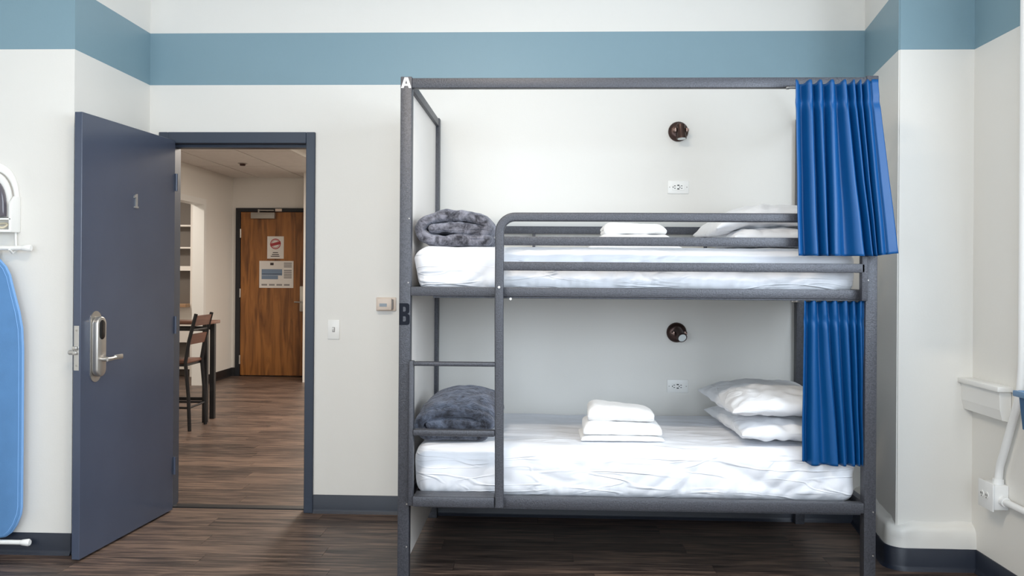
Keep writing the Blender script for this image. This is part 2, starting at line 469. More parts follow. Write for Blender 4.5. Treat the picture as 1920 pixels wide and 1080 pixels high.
# right wall with window openings
rw = bmesh.new()
ys = [Y_FRONT] + sorted([v for w_ in WIN_RIGHT for v in w_]) + [Y_P]
for i in range(len(ys) - 1):
    if i % 2 == 0: bx(rw, X_R, X_R + .16, ys[i], ys[i + 1], 0, Z_C)
    else:
        bx(rw, X_R, X_R + .16, ys[i], ys[i + 1], 0, .90); bx(rw, X_R, X_R + .16, ys[i], ys[i + 1], 3.0, Z_C)
struct('wall_right', rw, M['wall'])
fwm = bmesh.new()
xs = [X_FAR - .1] + sorted([v for w_ in WIN_FRONT for v in w_]) + [X_R + .16]
for i in range(len(xs) - 1):
    if i % 2 == 0: bx(fwm, xs[i], xs[i + 1], Y_FRONT - .16, Y_FRONT, 0, Z_C)
    else:
        bx(fwm, xs[i], xs[i + 1], Y_FRONT - .16, Y_FRONT, 0, .90); bx(fwm, xs[i], xs[i + 1], Y_FRONT - .16, Y_FRONT, 3.0, Z_C)
struct('wall_front', fwm, M['wall'])
struct('ceiling', box(X_FAR - .1, X_R + .16, Y_FRONT - .16, .15, Z_C, Z_C + .1), M['ceiling'])

# pillar at the right end of the back wall, with rounded plaster plinth
pil = prism([(1.786, .0), (1.676, Y_P), (X_R + .1, Y_P), (X_R + .1, 0)], 'z', 0, Z_C)
ed = [e for e in pil.edges if all(abs(v.co.x - 1.676) < 1e-4 for v in e.verts)]
bmesh.ops.bevel(pil, geom=ed, offset=.006, segments=3, affect='EDGES')
struct('wall_pillar', pil, M['wall'], 40)

def plinth_outline(d, r, n=10):
    # parallel to the pillar faces, d outside them, corner rounded with radius r
    s = Vector((1.676 - 1.786, Y_P)).normalized()          # along left face, towards the room
    nl = Vector((s.y, -s.x))                               # outward normal of the left face
    p0 = Vector((1.786, 0)) + nl * d
    yf = Y_P - d
    t = (yf - p0.y) / s.y; corner = p0 + s * t
    f = Vector((1, 0))
    ang = math.acos(max(-1, min(1, (-s).dot(f)))); tl = r / math.tan(ang / 2)
    a = corner - s * tl; c2 = corner + f * tl
    cen = a - nl * r
    out = [p0]
    a0 = math.atan2(a.y - cen.y, a.x - cen.x); a1 = math.atan2(c2.y - cen.y, c2.x - cen.x)
    if a1 < a0: a1 += 2 * math.pi
    for k in range(n + 1):
        q = a0 + (a1 - a0) * k / n; out.append(cen + Vector((math.cos(q), math.sin(q))) * r)
    out.append(Vector((X_R + .0, yf)))
    return out

def strip(outer_levels, smooth=60, close_in=.0):
    """skin through outlines at given heights: [(outline, z), ...]"""
    bm = bmesh.new(); rings = []
    for ol, z in outer_levels: rings.append([bm.verts.new((p.x, p.y, z)) for p in ol])
    for i in range(len(rings) - 1):
        for k in range(len(rings[0]) - 1): bm.faces.new((rings[i][k], rings[i][k + 1], rings[i + 1][k + 1], rings[i + 1][k]))
    return bm
def sub_outline(ol, m=24):
    out = []
    for i in range(len(ol) - 1):
        k = m if (ol[i + 1] - ol[i]).length > .1 else 1
        for j in range(k): out.append(ol[i].lerp(ol[i + 1], j / k))
    return out + [ol[-1]]
lv = []
for d, z in ((.044, .0), (.044, .06), (.044, .12), (.044, .150), (.043, .178), (.037, .193), (.022, .201), (.008, .208), (-.004, .222)):
    lv.append((sub_outline(plinth_outline(d, .075)), z))
pl = strip(lv)
for v in pl.verts:
    if v.co.z > .1: v.co += Vector((noise.noise(v.co * 14), noise.noise(v.co * 14 + Vector((9, 0, 0))), .6 * noise.noise(v.co * 11))) * .010
bmesh.ops.recalc_face_normals(pl, faces=pl.faces[:])
struct('trim_1', pl, M['wall'], 180)['label'] = 'lumpy white plaster plinth around the pillar foot'

def base_strip(ol, h=.104, t=.006):
    bm = bmesh.new(); n = len(ol); rings = []
    # small cove toe
    prof = [(t + .012, 0), (t + .010, .004), (t + .003, .012), (t, .022), (t, h - .003), (t - .002, h), (0, h), (0, 0)]
    for d, z in prof:
        ring = []
        for i, p in enumerate(ol):
            q = ol[min(i + 1, n - 1)] - ol[max(i - 1, 0)]; q.normalize(); nn = Vector((q.y, -q.x))
            ring.append(bm.verts.new((p.x + nn.x * d, p.y + nn.y * d, z)))
        rings.append(ring)
    for i in range(len(rings)):
        j = (i + 1) % len(rings)
        for k in range(n - 1): bm.faces.new((rings[i][k], rings[i][k + 1], rings[j][k + 1], rings[j][k]))
    for k in (0, n - 1): bm.faces.new([r[k] for r in rings])
    bmesh.ops.recalc_face_normals(bm, faces=bm.faces[:])
    return bm
V2 = lambda *p: [Vector(q) for q in p]
struct('baseboard_back', base_strip(V2((-1.312, 0), (1.742, 0))), M['base'], 40)
struct('baseboard_left', base_strip(V2((X_FAR, Y_L), (X_L, Y_L), (X_L, -.001)) if False else V2((X_FAR, Y_L), (X_L, Y_L))), M['base'], 40)
struct('baseboard_left_return', base_strip(V2((X_L, Y_L - .004), (X_L, 0))), M['base'], 40)
struct('baseboard_pillar', base_strip(plinth_outline(.044, .075)), M['base'], 60)
struct('baseboard_right', base_strip(V2((X_R, Y_P - .055), (X_R, Y_FRONT))), M['base'], 40)
struct('baseboard_front', base_strip(V2((X_R, Y_FRONT), (X_FAR, Y_FRONT))), M['base'], 40)

# windows out of view that let the daylight in
def window(name, axis, a0, a1, at):
    def q(a, b, d0, d1, z0, z1):
        return (at + d0, at + d1, a, b, z0, z1) if axis == 'x' else (a, b, at + d0, at + d1, z0, z1)
    f = .06
    root = struct(name, box(q(a0, a1, .05, .12, .90, .96), q(a0, a1, .05, .12, 2.94, 3.0), q(a0, a0 + f, .05, .12, .96, 2.94), q(a1 - f, a1, .05, .12, .96, 2.94),
                             q(a0 + f, a1 - f, .06, .11, 1.93, 1.98)), M['trim_white'])
    obj('pane', box(q(a0 + f, a1 - f, .082, .088, .96, 1.93)), M['glass'], root)
    obj('pane', box(q(a0 + f, a1 - f, .082, .088, 1.98, 2.94)), M['glass'], root)
    obj('sill', box(q(a0 - .03, a1 + .03, -.045 if axis == 'x' else .0, .05 if axis == 'x' else .205, .875, .90)), M['trim_white'], root)
window('window_1', 'x', *WIN_RIGHT[0], X_R); window('window_2', 'x', *WIN_RIGHT[1], X_R)
window('window_3', 'y', *WIN_FRONT[0], Y_FRONT - .16); window('window_4', 'y', *WIN_FRONT[1], Y_FRONT - .16)

# short ledge between pillar and pipe on the right wall
ledge = thing('wall_ledge', (1.99, -.89, .70), 'short white painted ledge with apron on right wall beside pillar', 'ledge')
obj('ledge_board', box(1.958, X_R, -1.068, Y_P, .880, .903, bevel=.004), M['trim_white'], ledge, 40)
ap = bmesh.new()
pts = [(2.026, .748), (1.988, .755), (1.978, .80), (1.974, .88), (2.026, .88)]
ap = prism([(p[0], p[1]) for p in pts], 'y', -1.05, Y_P - .001)
obj('apron', ap, M['trim_white'], ledge)

# flush ceiling light of the room, above the picture
rl = thing('ceiling_light', (-.6, -2.9, 3.31), 'white flush ceiling light of the dormitory, above the picture', 'ceiling light')
obj('housing', box(-1.20, 0.0, -3.05, -2.75, 3.34, 3.40, bevel=.01), M['white_plastic'], rl, 40)
obj('diffuser', box(-1.17, -.03, -3.02, -2.78, 3.315, 3.34, bevel=.01), mat('lit room diffuser', (.9, .9, .9), .5, emit=((1, .90, .76), 1.5)), rl, 40)
area_light('ceiling_lamp', (-.6, -2.9, 3.305), (0, 0, -1), 1.1, .22, 78, (1.0, .86, .68)).rotation_euler = (0, 0, 0)

# ------------------------------------------------------------------ doorway and slate door
fr = bmesh.new()
T = .052
for q in ((DX0 - .05, DX0 + .002, -.016, .166, 0, DZ + .062), (DX1 - .002, DX1 + .050, -.016, .166, 0, DZ + .062), (DX0 + .002, DX1 - .002, -.016, .166, DZ - .002, DZ + .062)):
    bx(fr, *q)
bmesh.ops.bevel(fr, geom=fr.edges[:], offset=.003, segments=1, affect='EDGES')
tr = struct('trim_2', fr, M['frame_paint']); tr['label'] = 'dark slate metal door frame around the open doorway'
st = box((DX0 + .002, DX0 + .018, .045, .11, 0, DZ - .002), (DX1 - .018, DX1 - .002, .045, .11, 0, DZ - .002), (DX0 + .018, DX1 - .018, .045, .11, DZ - .018, DZ - .002))
obj('door_stop', st, M['frame_paint'], tr)
obj('threshold', prism([(DX0, 0.0)] and [(.045, .0), (.052, .006), (.085, .009), (.115, .006), (.122, .0)], 'x', DX0 + .002, DX1 - .002), M['black_base'], tr)
struct('baseboard_back_left', base_strip(V2((X_L, 0), (DX0 - .05, 0))), M['base'], 40)

# door leaf hinged at the left jamb, standing open into the room
hinge = Vector((-2.122, -.020, .010)); free = Vector((-2.1865, -.876, .010))
dv = (free - hinge); DW = dv.length; dv.normalize()
dn = Vector((-dv.y, dv.x, 0))          # normal of the face turned towards +x
if dn.x < 0: dn = -dn
DMAT = Matrix(((dv.x, dn.x, 0, hinge.x), (dv.y, dn.y, 0, hinge.y), (0, 0, 1, hinge.z), (0, 0, 0, 1)))  # local: u along door, n out of visible face, z
def dpart(name, bm, m, parent=None, smooth=None, label=None):
    bm.transform(DMAT); bmesh.ops.recalc_face_normals(bm, faces=bm.faces[:])
    return obj(name, bm, m, parent, smooth, label)
door = tag(dpart('door_1', box(0, DW, -.038, 0, 0, 2.120, bevel=.0015, seg=1), M['slate']), 'slate blue door standing open against the left wall return', 'door', kind='structure')
del door['category']
def stadium(w, h, n=14):
    pts = []; r = w / 2
    for k in range(n + 1):
        a = math.pi * k / n; pts.append((r * math.cos(a), h / 2 - r + r * math.sin(a)))
    for k in range(n + 1):
        a = math.pi + math.pi * k / n; pts.append((r * math.cos(a), -h / 2 + r + r * math.sin(a)))
    return pts
lu, lz = DW - .115, 1.000
esc0 = dpart('lock_backplate', prism([(lu + p[0], lz + p[1]) for p in stadium(.088, .345)], 'y', 0, .004), M['steel'], door, 40)
esc = dpart('lock_case', prism([(lu + p[0], lz + p[1]) for p in stadium(.074, .292)], 'y', .004, .036, bevel=.007, seg=3), M['steel'], door, 40, 'brushed nickel card lock case')
dpart('card_reader', prism([(lu + p[0], lz + .082 + p[1]) for p in stadium(.048, .095)], 'y', .030, .0375, bevel=.002), M['black'], esc, 40)
lev = tubes(([(lu - .004, .036, lz - .062), (lu - .004, .062, lz - .062)], .011), n=14)
tube(lev, [(lu - .0, .062, lz - .062), (lu - .030, .066, lz - .062), (lu - .065, .064, lz - .060)], [.010, .009, .009], 12)
bmesh.ops.recalc_face_normals(lev, faces=lev.faces[:])
lv_ = dpart('lever', lev, M['steel'], door, 50)
dpart('lever_grip', box(lu - .125, lu - .060, .058, .070, lz - .070, lz - .046, bevel=.004), M['steel'], lv_, 40)
# latch plate on the door edge
lp = dpart('latch_plate', box(DW - .0005, DW + .0015, -.033, -.008, .895, 1.107, bevel=.0005, seg=1), M['steel'], door)
dpart('latch_bolt', box((DW, DW + .016, -.034, -.010, .992, 1.010), (DW, DW + .014, -.034, -.012, .970, .987), bevel=.003), M['steel'], lp, 40)
dpart('latch_screw', tubes(([(DW + .001, -.020, 1.085), (DW + .003, -.020, 1.085)], .005), ([(DW + .001, -.020, .918), (DW + .003, -.020, .918)], .005)), M['closer'], lp)
blv = tubes(([(DW - .030, -.037, .977), (DW - .030, -.074, .977), (DW - .030, -.080, .977)], [.012, .0125, .009]), n=16)
dpart('back_lever', blv, M['steel'], door, 50)
P1 = [(-.014, .0), (.014, .0), (.014, .009), (.0065, .009), (.0065, .074), (-.0035, .074), (-.017, .062), (-.017, .051), (-.0055, .058), (-.0055, .009), (-.014, .009)]
num = prism([(.402 - x * 1.25, 1.700 + z) for x, z in P1], 'y', 0, .007)
dpart('number_plate', num, mat('dark pewter', (.34, .34, .34), .35, .6), door, None, 'small metal numeral one')
for z in (.25, 1.06, 1.88):
    dpart('hinge', tubes(([(-.008, .004, z - .05), (-.008, .004, z + .05)], .008)), M['slate'], door, 50)

# ------------------------------------------------------------------ hall beyond the doorway
HOP0, HOP1 = 3.70, 5.235      # opening in the hall's left wall
struct('wall_hall_left', box((HX - .12, HX, .15, HOP0, 0, 2.9), (HX - .12, HX, HOP1, HY, 0, 2.9), (HX - .12, HX, HOP0, HOP1, 2.20, 2.9)), M['hall_wall'])
struct('wall_hall_end', box((-6.2, -4.075, HY, HY + .12, 0, 2.9), (-3.04, 2.13, HY, HY + .12, 0, 2.9), (-4.075, -3.04, HY, HY + .12, 2.225, 2.9), (-4.075, -3.04, HY + .07, HY + .12, 0, 2.225)), M['hall_wall'])  # last box: unseen backing added behind the door to block light leaking under it
struct('wall_hall_stub', box(-3.012, -2.0, 5.62, HY, 0, 2.9), M['hall_wall'])
struct('wall_hall_right', box(2.03, 2.13, .15, HY, 0, 2.9), M['hall_wall'])
struct('wall_side_room', box((-6.2, -6.1, .15, HY, 0, 2.9), (-6.1, HX - .12, .15, 3.0, 0, 2.9)), M['hall_wall'])
struct('ceiling_hall', box(-2.60, 2.13, .15, HY, 2.70, 2.80), M['ceiling'])
struct('ceiling_side_room', box(-6.2, HX - .12, 3.0, HY, 2.62, 2.70), M['ceiling'])
ct = struct('ceiling_hall_tiles', box(-4.13, -2.60, .15, HY, HZ + .012, HZ + .10), M['grid'])
xe = [-4.13, -3.765, -3.155, -2.60]
tile_me = None
yy = HY
while yy > .2:
    y0 = max(.16, yy - 1.22)
    for i in range(3):
        if tile_me is None:
            o = obj('ceiling_tile', box(0, 1, 0, 1, 0, .02), M['tile'], ct, origin=(0, 0, 0)); tile_me = o.data
        else:
            o = bpy.data.objects.new('ceiling_tile', tile_me); COL.objects.link(o); o.parent = ct
        g = .009
        o.location = Vector((xe[i] + g, y0 + g, HZ)) - WORLD_LOC['ceiling_hall_tiles']
        o.scale = (xe[i + 1] - xe[i] - 2 * g, yy - y0 - 2 * g, 1)
    yy -= 1.22
struct('trim_3', box(-2.605, -2.585, .15, 5.62, HZ, 2.70), M['hall_wall'])['label'] = 'pale edge board of the hall tile ceiling'
hall_base = struct('baseboard_hall', base_strip(V2((HX, HOP1 + .07), (HX, HY)), h=.11), M['black_base'], 40)
struct('baseboard_hall_end', base_strip(V2((HX, HY), (-4.08, HY)), h=.11), M['black_base'], 40)
cs = struct('trim_4', box((HX - .125, HX + .016, HOP1 - .012, HOP1 + .058, 0, 2.26), (HX - .125, HX + .016, HOP0 - .06, HOP0 + .012, 0, 2.26), (HX - .125, HX + .016, HOP0 + .012, HOP1 - .012, 2.19, 2.26)), M['trim_white'])
cs['label'] = 'white casing of the opening in the hall left wall'

det = thing('ceiling_sprinkler', (-3.458, 4.71, HZ - .02), 'small dark round sprinkler in the hall tile ceiling', 'sprinkler')
obj('plate', tubes(([(-3.458, 4.71, HZ), (-3.458, 4.71, HZ - .008)], [.055, .050]), n=24), M['closer'], det, 40)
obj('head', tubes(([(-3.458, 4.71, HZ - .008), (-3.458, 4.71, HZ - .03)], [.035, .028]), n=20), M['bronze'], det, 40)

for (lx, ly, pw, wh) in ((-1.35, 2.2, 118, 'first'), (-1.35, 4.4, 100, 'second')):
    lt = thing('ceiling_light', (lx, ly, 2.69), 'flat hall ceiling light panel, %s from the doorway, out of sight' % wh, 'ceiling light', 'hall ceiling light panels')
    obj('housing', box(lx - .30, lx + .30, ly - .60, ly + .60, 2.68, 2.70), M['white_plastic'], lt)
    obj('diffuser', box(lx - .27, lx + .27, ly - .57, ly + .57, 2.674, 2.68), mat('lit diffuser', (.9, .9, .9), .5, emit=((1, .92, .80), 2.0)), lt)
    area_light('hall_light', (lx, ly, 2.665), (0, 0, -1), .5, 1.1, pw, (1.0, .90, .79)).rotation_euler = (0, 0, 0)
area_light('side_room_fill', (-5.1, 4.6, 2.60), (0, 0, -1), .5, .5, 42, (1.0, .92, .82)).rotation_euler = (0, 0, 0)  # unseen fill light without fixture, added to brighten the shelf unit

# hall end door
hd = struct('door_2', box(-4.012, -3.10, HY - .02, HY + .03, .012, 2.172, bevel=.002, seg=1), M['veneer'])
hd['label'] = 'amber wood veneer door at the end of the hall'
hfr = struct('trim_5', box((-4.078, -4.016, HY - .03, HY + .05, 0, 2.225), (-3.096, -3.036, HY - .03, HY + .05, 0, 2.225), (-4.016, -3.096, HY - .03, HY + .05, 2.176, 2.225)), M['hall_frame'])
hfr['label'] = 'dark frame of the wooden hall door'
clo = obj('door_closer', box(-3.862, -3.545, HY - .085, HY - .02, 2.082, 2.165, bevel=.008), M['closer'], hd, 40, 'silver door closer')
obj('closer_arm', box((-3.77, -3.75, HY - .075, HY - .03, 2.16, 2.205), (-3.76, -3.56, HY - .070, HY - .05, 2.185, 2.20), bevel=.002), M['closer'], clo)
obj('strike_box', box(-3.547, -3.46, HY - .05, HY - .028, 2.18, 2.215, bevel=.003), M['beige'], hfr)
for z in (.22, 1.10, 1.89):
    obj('hinge', tubes(([(-4.014, HY - .028, z - .058), (-4.014, HY - .028, z + .058)], .011)), M['steel'], hd, 50)
hl = obj('door_handle', tubes(([(-3.185, HY - .03, .985), (-3.185, HY - .075, .985)], .013), ([(-3.178, HY - .075, .985), (-3.275, HY - .078, .988)], .012)), M['steel'], hd, 50)
obj('lock_case', box(-3.215, -3.13, HY - .045, HY - .02, .86, 1.20, bevel=.012), M['steel'], hd, 40)

# notices on the hall door
def notice(x0, x1, z0, z1, label):
    t = thing('notice_sheet', ((x0 + x1) / 2, HY - .0215, z0), label, 'notice', 'paper notices on the hall door')
    obj('sheet', box(x0, x1, HY - .0225, HY - .0205, z0, z1), M['paper'], t)
    return t
def ink(t, name, m, *rects):
    return obj(name, box(*[(a, b_, HY - .0232, HY - .0226, c, d) for a, b_, c, d in rects]), m, t)
n1 = notice(-3.657, -3.436, 1.557, 1.852, 'small white notice with round red stamp on wooden hall door')
ring = bmesh.new(); NR = 40; cxr, czr = -3.547, 1.752
def annulus(bm, cx, cz, r0, r1, y):
    A = [bm.verts.new((cx + r0 * math.cos(2 * math.pi * k / NR), y, cz + r0 * math.sin(2 * math.pi * k / NR))) for k in range(NR)]
    B = [bm.verts.new((cx + r1 * math.cos(2 * math.pi * k / NR), y, cz + r1 * math.sin(2 * math.pi * k / NR))) for k in range(NR)]
    for k in range(NR): bm.faces.new((A[k], A[(k + 1) % NR], B[(k + 1) % NR], B[k]))
annulus(ring, cxr, czr, .058, .070, HY - .0232); annulus(ring, cxr, czr, .046, .051, HY - .0232)
obj('red_stamp', ring, M['ink_red'], n1)
band = box(-.072, .072, -.0001, .0001, -.019, .019); band.transform(Matrix.Translation((cxr, HY - .0238, czr)) @ Matrix.Rotation(-math.radians(14), 4, 'Y'))
obj('stamp_band', band, M['ink_red'], n1)
ink(n1, 'text_lines', M['ink_dark'], (-3.582, -3.512, 1.632, 1.642), (-3.594, -3.500, 1.606, 1.617), (-3.610, -3.492, 1.584, 1.594))
n2 = notice(-3.761, -3.305, 1.171, 1.527, 'wide evacuation notice with blue plan on wooden hall door')
ink(n2, 'floor_plan', M['ink_blue'], (-3.730, -3.455, 1.335, 1.418), (-3.730, -3.510, 1.285, 1.333))
ink(n2, 'plan_line', M['ink_red'], (-3.725, -3.46, 1.352, 1.357))
ink(n2, 'heading', M['ink_dark'], (-3.615, -3.570, 1.470, 1.503))
for k in range(9):
    if k != 3: ink(n2, 'text_line', M['ink_grey'], (-3.432, -3.328, 1.490 - k * .024, 1.505 - k * .024))
for r_ in [(-3.73 + k * .10, -3.655 + k * .10, 1.200, 1.222) for k in range(4)]: ink(n2, 'caption', M['ink_grey'], r_)

# shelf unit seen through the opening in the hall's left wall
su = thing('shelf_unit', (-5.1, 6.1, 0), 'tall taupe shelf unit seen through the hall side opening', 'shelf')
obj('back_board', box(-5.6, -4.60, 6.165, 6.185, 0, 2.45), M['shelf_dark'], su)
obj('side_board', box(-4.625, -4.60, 6.03, 6.165, 0, 2.45), M['panel'], su)
obj('side_board', box(-5.6, -5.575, 6.03, 6.165, 0, 2.45), M['panel'], su)
for z, t in ((1.97, .02), (1.68, .02), (1.39, .06), (.10, .03), (2.43, .02)):
    obj('shelf', box(-5.575, -4.625, 6.03, 6.165, z, z + t), M['panel'], su)
obj('worktop', box(-5.575, -4.625, 5.90, 6.165, .915, .955, bevel=.004), M['pale_wood'], su)
obj('lower_panel', box(-5.575, -4.625, 6.04, 6.06, .45, .915), M['panel'], su)

# counter-height table and stool
tb = thing('counter_table', (-3.55, 2.91, 0), 'narrow brown wood counter table with black legs in the hall', 'table')
obj('table_top', box(-4.02, -3.045, 2.745, 3.03, .895, .925, bevel=.006), M['walnut_x'], tb, 40)
for x, y in ((-3.085, 2.785), (-3.96, 2.785), (-3.10, 2.99), (-3.96, 2.99)):
    obj('leg', box(x - .022, x + .022, y - .022, y + .022, 0, .895, bevel=.003), M['black_metal'], tb)
obj('apron', box((-3.94, -3.10, 2.775, 2.795, .835, .865), (-3.94, -3.10, 2.98, 3.0, .835, .865), bevel=.002), M['black_metal'], tb)
obj('foot_rail', box(-3.94, -3.10, 2.775, 2.795, .20, .23, bevel=.002), M['black_metal'], tb)

def stool(x, y, label):
    t = thing('counter_stool', (x - .2, y, 0), label, 'stool', 'counter stools in the hall')
    for s in (-1, 1):
        yy_ = y + s * .17
        obj('leg', tubes(([(x, yy_, 0), (x - .012, yy_, .30), (x - .040, yy_, .595), (x - .01, yy_, .78), (x + .05, yy_, 1.012)], .0165), n=8), M['black_metal'], t, 50, 'black rear leg rising into back post')
        obj('leg', tubes(([(x - .40, yy_, 0), (x - .375, yy_, .59)], .0155), n=8), M['black_metal'], t, 50)
        obj('stretcher', tubes(([(x - .008, yy_, .20), (x - .392, yy_, .20)], .010), n=8), M['black_metal'], t, 50)
    for a, b_ in ((-.010, .20), (-.385, .26)):
        obj('foot_rail', tubes(([(x + a, y - .17, b_), (x + a, y + .17, b_)], .010), n=8), M['black_metal'], t, 50)
    obj('seat', box(x - .405, x - .035, y - .165, y + .165, .578, .606, bevel=.008), M['walnut'], t, 40)
    obj('seat_frame', box(x - .40, x - .045, y - .16, y + .16, .556, .578, bevel=.003), M['black_metal'], t)
    for z0, z1 in ((.905, .995), (.745, .835)):
        sl = prism([(x + .05 - (1.012 - z) * .26 + dx, z) for z, dx in ((z0, -.012), (z1, -.012), (z1, .010), (z0, .010))], 'y', y - .16, y + .16)
        obj('back_slat', sl, M['walnut'], t)
    obj('back_rail', tubes(([(x + .012, y - .17, .870), (x + .012, y + .17, .870)], .010), n=8), M['black_metal'], t, 50)
    return t
stool(-3.045, 2.525, 'black metal counter stool with brown wood back, showing beside door edge')

# ------------------------------------------------------------------ small things on the back wall
sw = thing('light_switch', (-1.20, 0, .996), 'white light switch plate beside the dark door frame', 'light switch')
obj('plate', box(-1.234, -1.166, -.006, 0, .996, 1.106, bevel=.002), M['white_plastic'], sw, 40)
obj('toggle_recess', box(-1.2075, -1.1925, -.0068, -.006, 1.037, 1.065), M['ink_grey'], sw)
tg = prism([(-.006, 1.040), (-.006, 1.062), (-.017, 1.062), (-.017, 1.055)], 'x', -1.2045, -1.1955)
obj('toggle', tg, M['white_plastic'], sw)

th = thing('thermostat', (-.898, 0, 1.16), 'beige thermostat on the wall beside the bunk post', 'thermostat')
obj('base_plate', box(-.955, -.842, -.010, 0, 1.160, 1.238, bevel=.003), M['beige'], th, 40)
cvr = obj('cover', box(-.945, -.862, -.040, -.010, 1.166, 1.232, bevel=.004), M['beige'], th, 40)
obj('display', box(-.930, -.888, -.0412, -.040, 1.186, 1.204), M['lcd'], cvr)
obj('vent_side', box(-.8625, -.856, -.034, -.012, 1.172, 1.226), M['ink_grey'], cvr)

def outlet(cx, cz, label):
    t = thing('wall_outlet', (cx, 0, cz - .037), label, 'outlet', 'outlets beside the bunks')
    obj('plate', box(cx - .059, cx + .059, -.006, 0, cz - .037, cz + .037, bevel=.002), M['white_plastic'], t, 40)
    fc = obj('receptacle', box(cx - .034, cx + .034, -.0085, -.006, cz - .017, cz + .017, bevel=.001), M['white_plastic'], t)
    for sx in (-1, 1):
        obj('slot', box((cx + sx * .019 - .005, cx + sx * .019 + .004, -.0092, -.0085, cz + .005, cz + .0085), (cx + sx * .019 - .005, cx + sx * .019 + .004, -.0092, -.0085, cz - .0085, cz - .005),
                        (cx + sx * .019 - .013, cx + sx * .019 - .008, -.0092, -.0085, cz - .003, cz + .003)), M['slot'], fc)
    obj('reset_button', box((cx - .006, cx + .006, -.0095, -.0085, cz + .007, cz + .013), (cx - .006, cx + .006, -.0095, -.0085, cz - .013, cz - .007)), M['slot'], fc)
    for sx in (-1, 1):
        obj('screw', tubes(([(cx + sx * .048, -.006, cz), (cx + sx * .048, -.0075, cz)], .003), n=8), M['closer'], t)
    return t
outlet(.754, 1.872, 'white outlet plate on the wall above the upper bunk')
outlet(.758, .750, 'white outlet plate on the wall above the lower bunk')

def wall_lamp(cx, cz, aim, label):
    t = thing('reading_lamp', (cx, 0, cz - .055), label, 'wall lamp', 'reading lamps beside the bunks')
    obj('backplate', tubes(([(cx, 0, cz), (cx, -.010, cz), (cx, -.022, cz), (cx, -.026, cz)], [.056, .056, .046, .030]), n=32), M['bronze'], t, 40)
    aim = Vector(aim).normalized(); piv = Vector((cx + .006, -.062, cz))
    for s in (-1, 1):
        obj('yoke_arm', box(cx + .006 + s * .031 - .004, cx + .006 + s * .031 + .004, -.074, -.018, cz - .011, cz + .011, bevel=.002), M['bronze_light'], t, 40)
        obj('knob', tubes(([(cx + .006 + s * .034, -.062, cz), (cx + .006 + s * .043, -.062, cz)], .008), n=14), M['bronze_light'], t, 50)
    hd_ = obj('lamp_head', tubes(([piv - aim * .036, piv - aim * .030, piv + aim * .030, piv + aim * .043, piv + aim * .050], [.018, .024, .0245, .028, .028]), n=28), M['bronze'], t, 40)
    obj('lens', tubes(([piv + aim * .049, piv + aim * .0512], .0225), n=24), M['lens'], hd_, 40)
    return t
wall_lamp(.752, 2.185, (.06, -.12, -1), 'dark bronze reading lamp aimed down above the upper bunk')
wall_lamp(.750, 1.053, (.18, -.80, -.42), 'dark bronze reading lamp aimed outwards above the lower bunk')

# ------------------------------------------------------------------ bunk bed
BX0, BX1, BYF, BYR, BH = -.643, 1.453, -1.05, -.01, 2.252
PW = .051
bed = thing('bunk_bed', (.405, -.53, 0), 'charcoal hammered metal bunk bed with canopy frame and ladder', 'bunk bed')
MT = M['metal']
def bpart(name, *b, bevel=.003, mt=MT, label=None, parent=bed):
    return obj(name, box(*b, bevel=bevel), mt, parent, 40, label)
posts = []
for x0 in (BX0, BX1 - PW):
    for y0 in (BYF, BYR - PW):
        posts.append(bpart('post', x0, x0 + PW, y0, y0 + PW, 0, BH))
xi0, xi1 = BX0 + PW, BX1 - PW
bpart('canopy_rail', xi0, xi1, BYF + .003, BYF + .041, 2.202, 2.246)
bpart('end_rail', BX0 + .008, BX0 + PW - .004, BYF + PW, BYR - PW, 2.206, 2.246)
bpart('end_rail', BX1 - PW + .006, BX1 - .006, BYF + PW, BYR - PW, 2.206, 2.246)
for z0, z1 in ((1.276, 1.317), (.341, .386)):
    bpart('deck_rail', xi0, xi1, BYF + .002, BYF + .040, z0, z1, label='front rail carrying the mattress deck')
    bpart('deck_rail', xi0, xi1, BYR - .042, BYR - .004, z0, z1)
    for x0 in (BX0 + .010, BX1 - PW + .006):
        bpart('deck_end_rail', x0, x0 + .036, BYF + PW, BYR - PW, z0, z1)
    bpart('deck_panel', xi0 + .004, xi1 - .004, BYF + .040, BYR - .042, z0 + .004, z0 + .018, bevel=.002)
    bpart('deck_lip', xi0 + .10, xi1 - .01, BYF + .012, BYF + .040, z0 - .008, z0, bevel=.001)
bpart('guard_rail', xi0, xi1, BYR - .050, BYR - .012, 1.603, 1.645, label='rear guard rail of the upper bunk')
for x in (-.057, .42, .90):
    bpart('guard_stay', x - .008, x + .008, BYR - .045, BYR - .020, 1.317, 1.603, bevel=.002)
bpart('end_panel', BX0 + .014, BX0 + .030, BYF + PW - .004, BYR - PW + .004, .066, 2.206, bevel=.001, mt=M['panel'], label='cream board closing the left bed end')

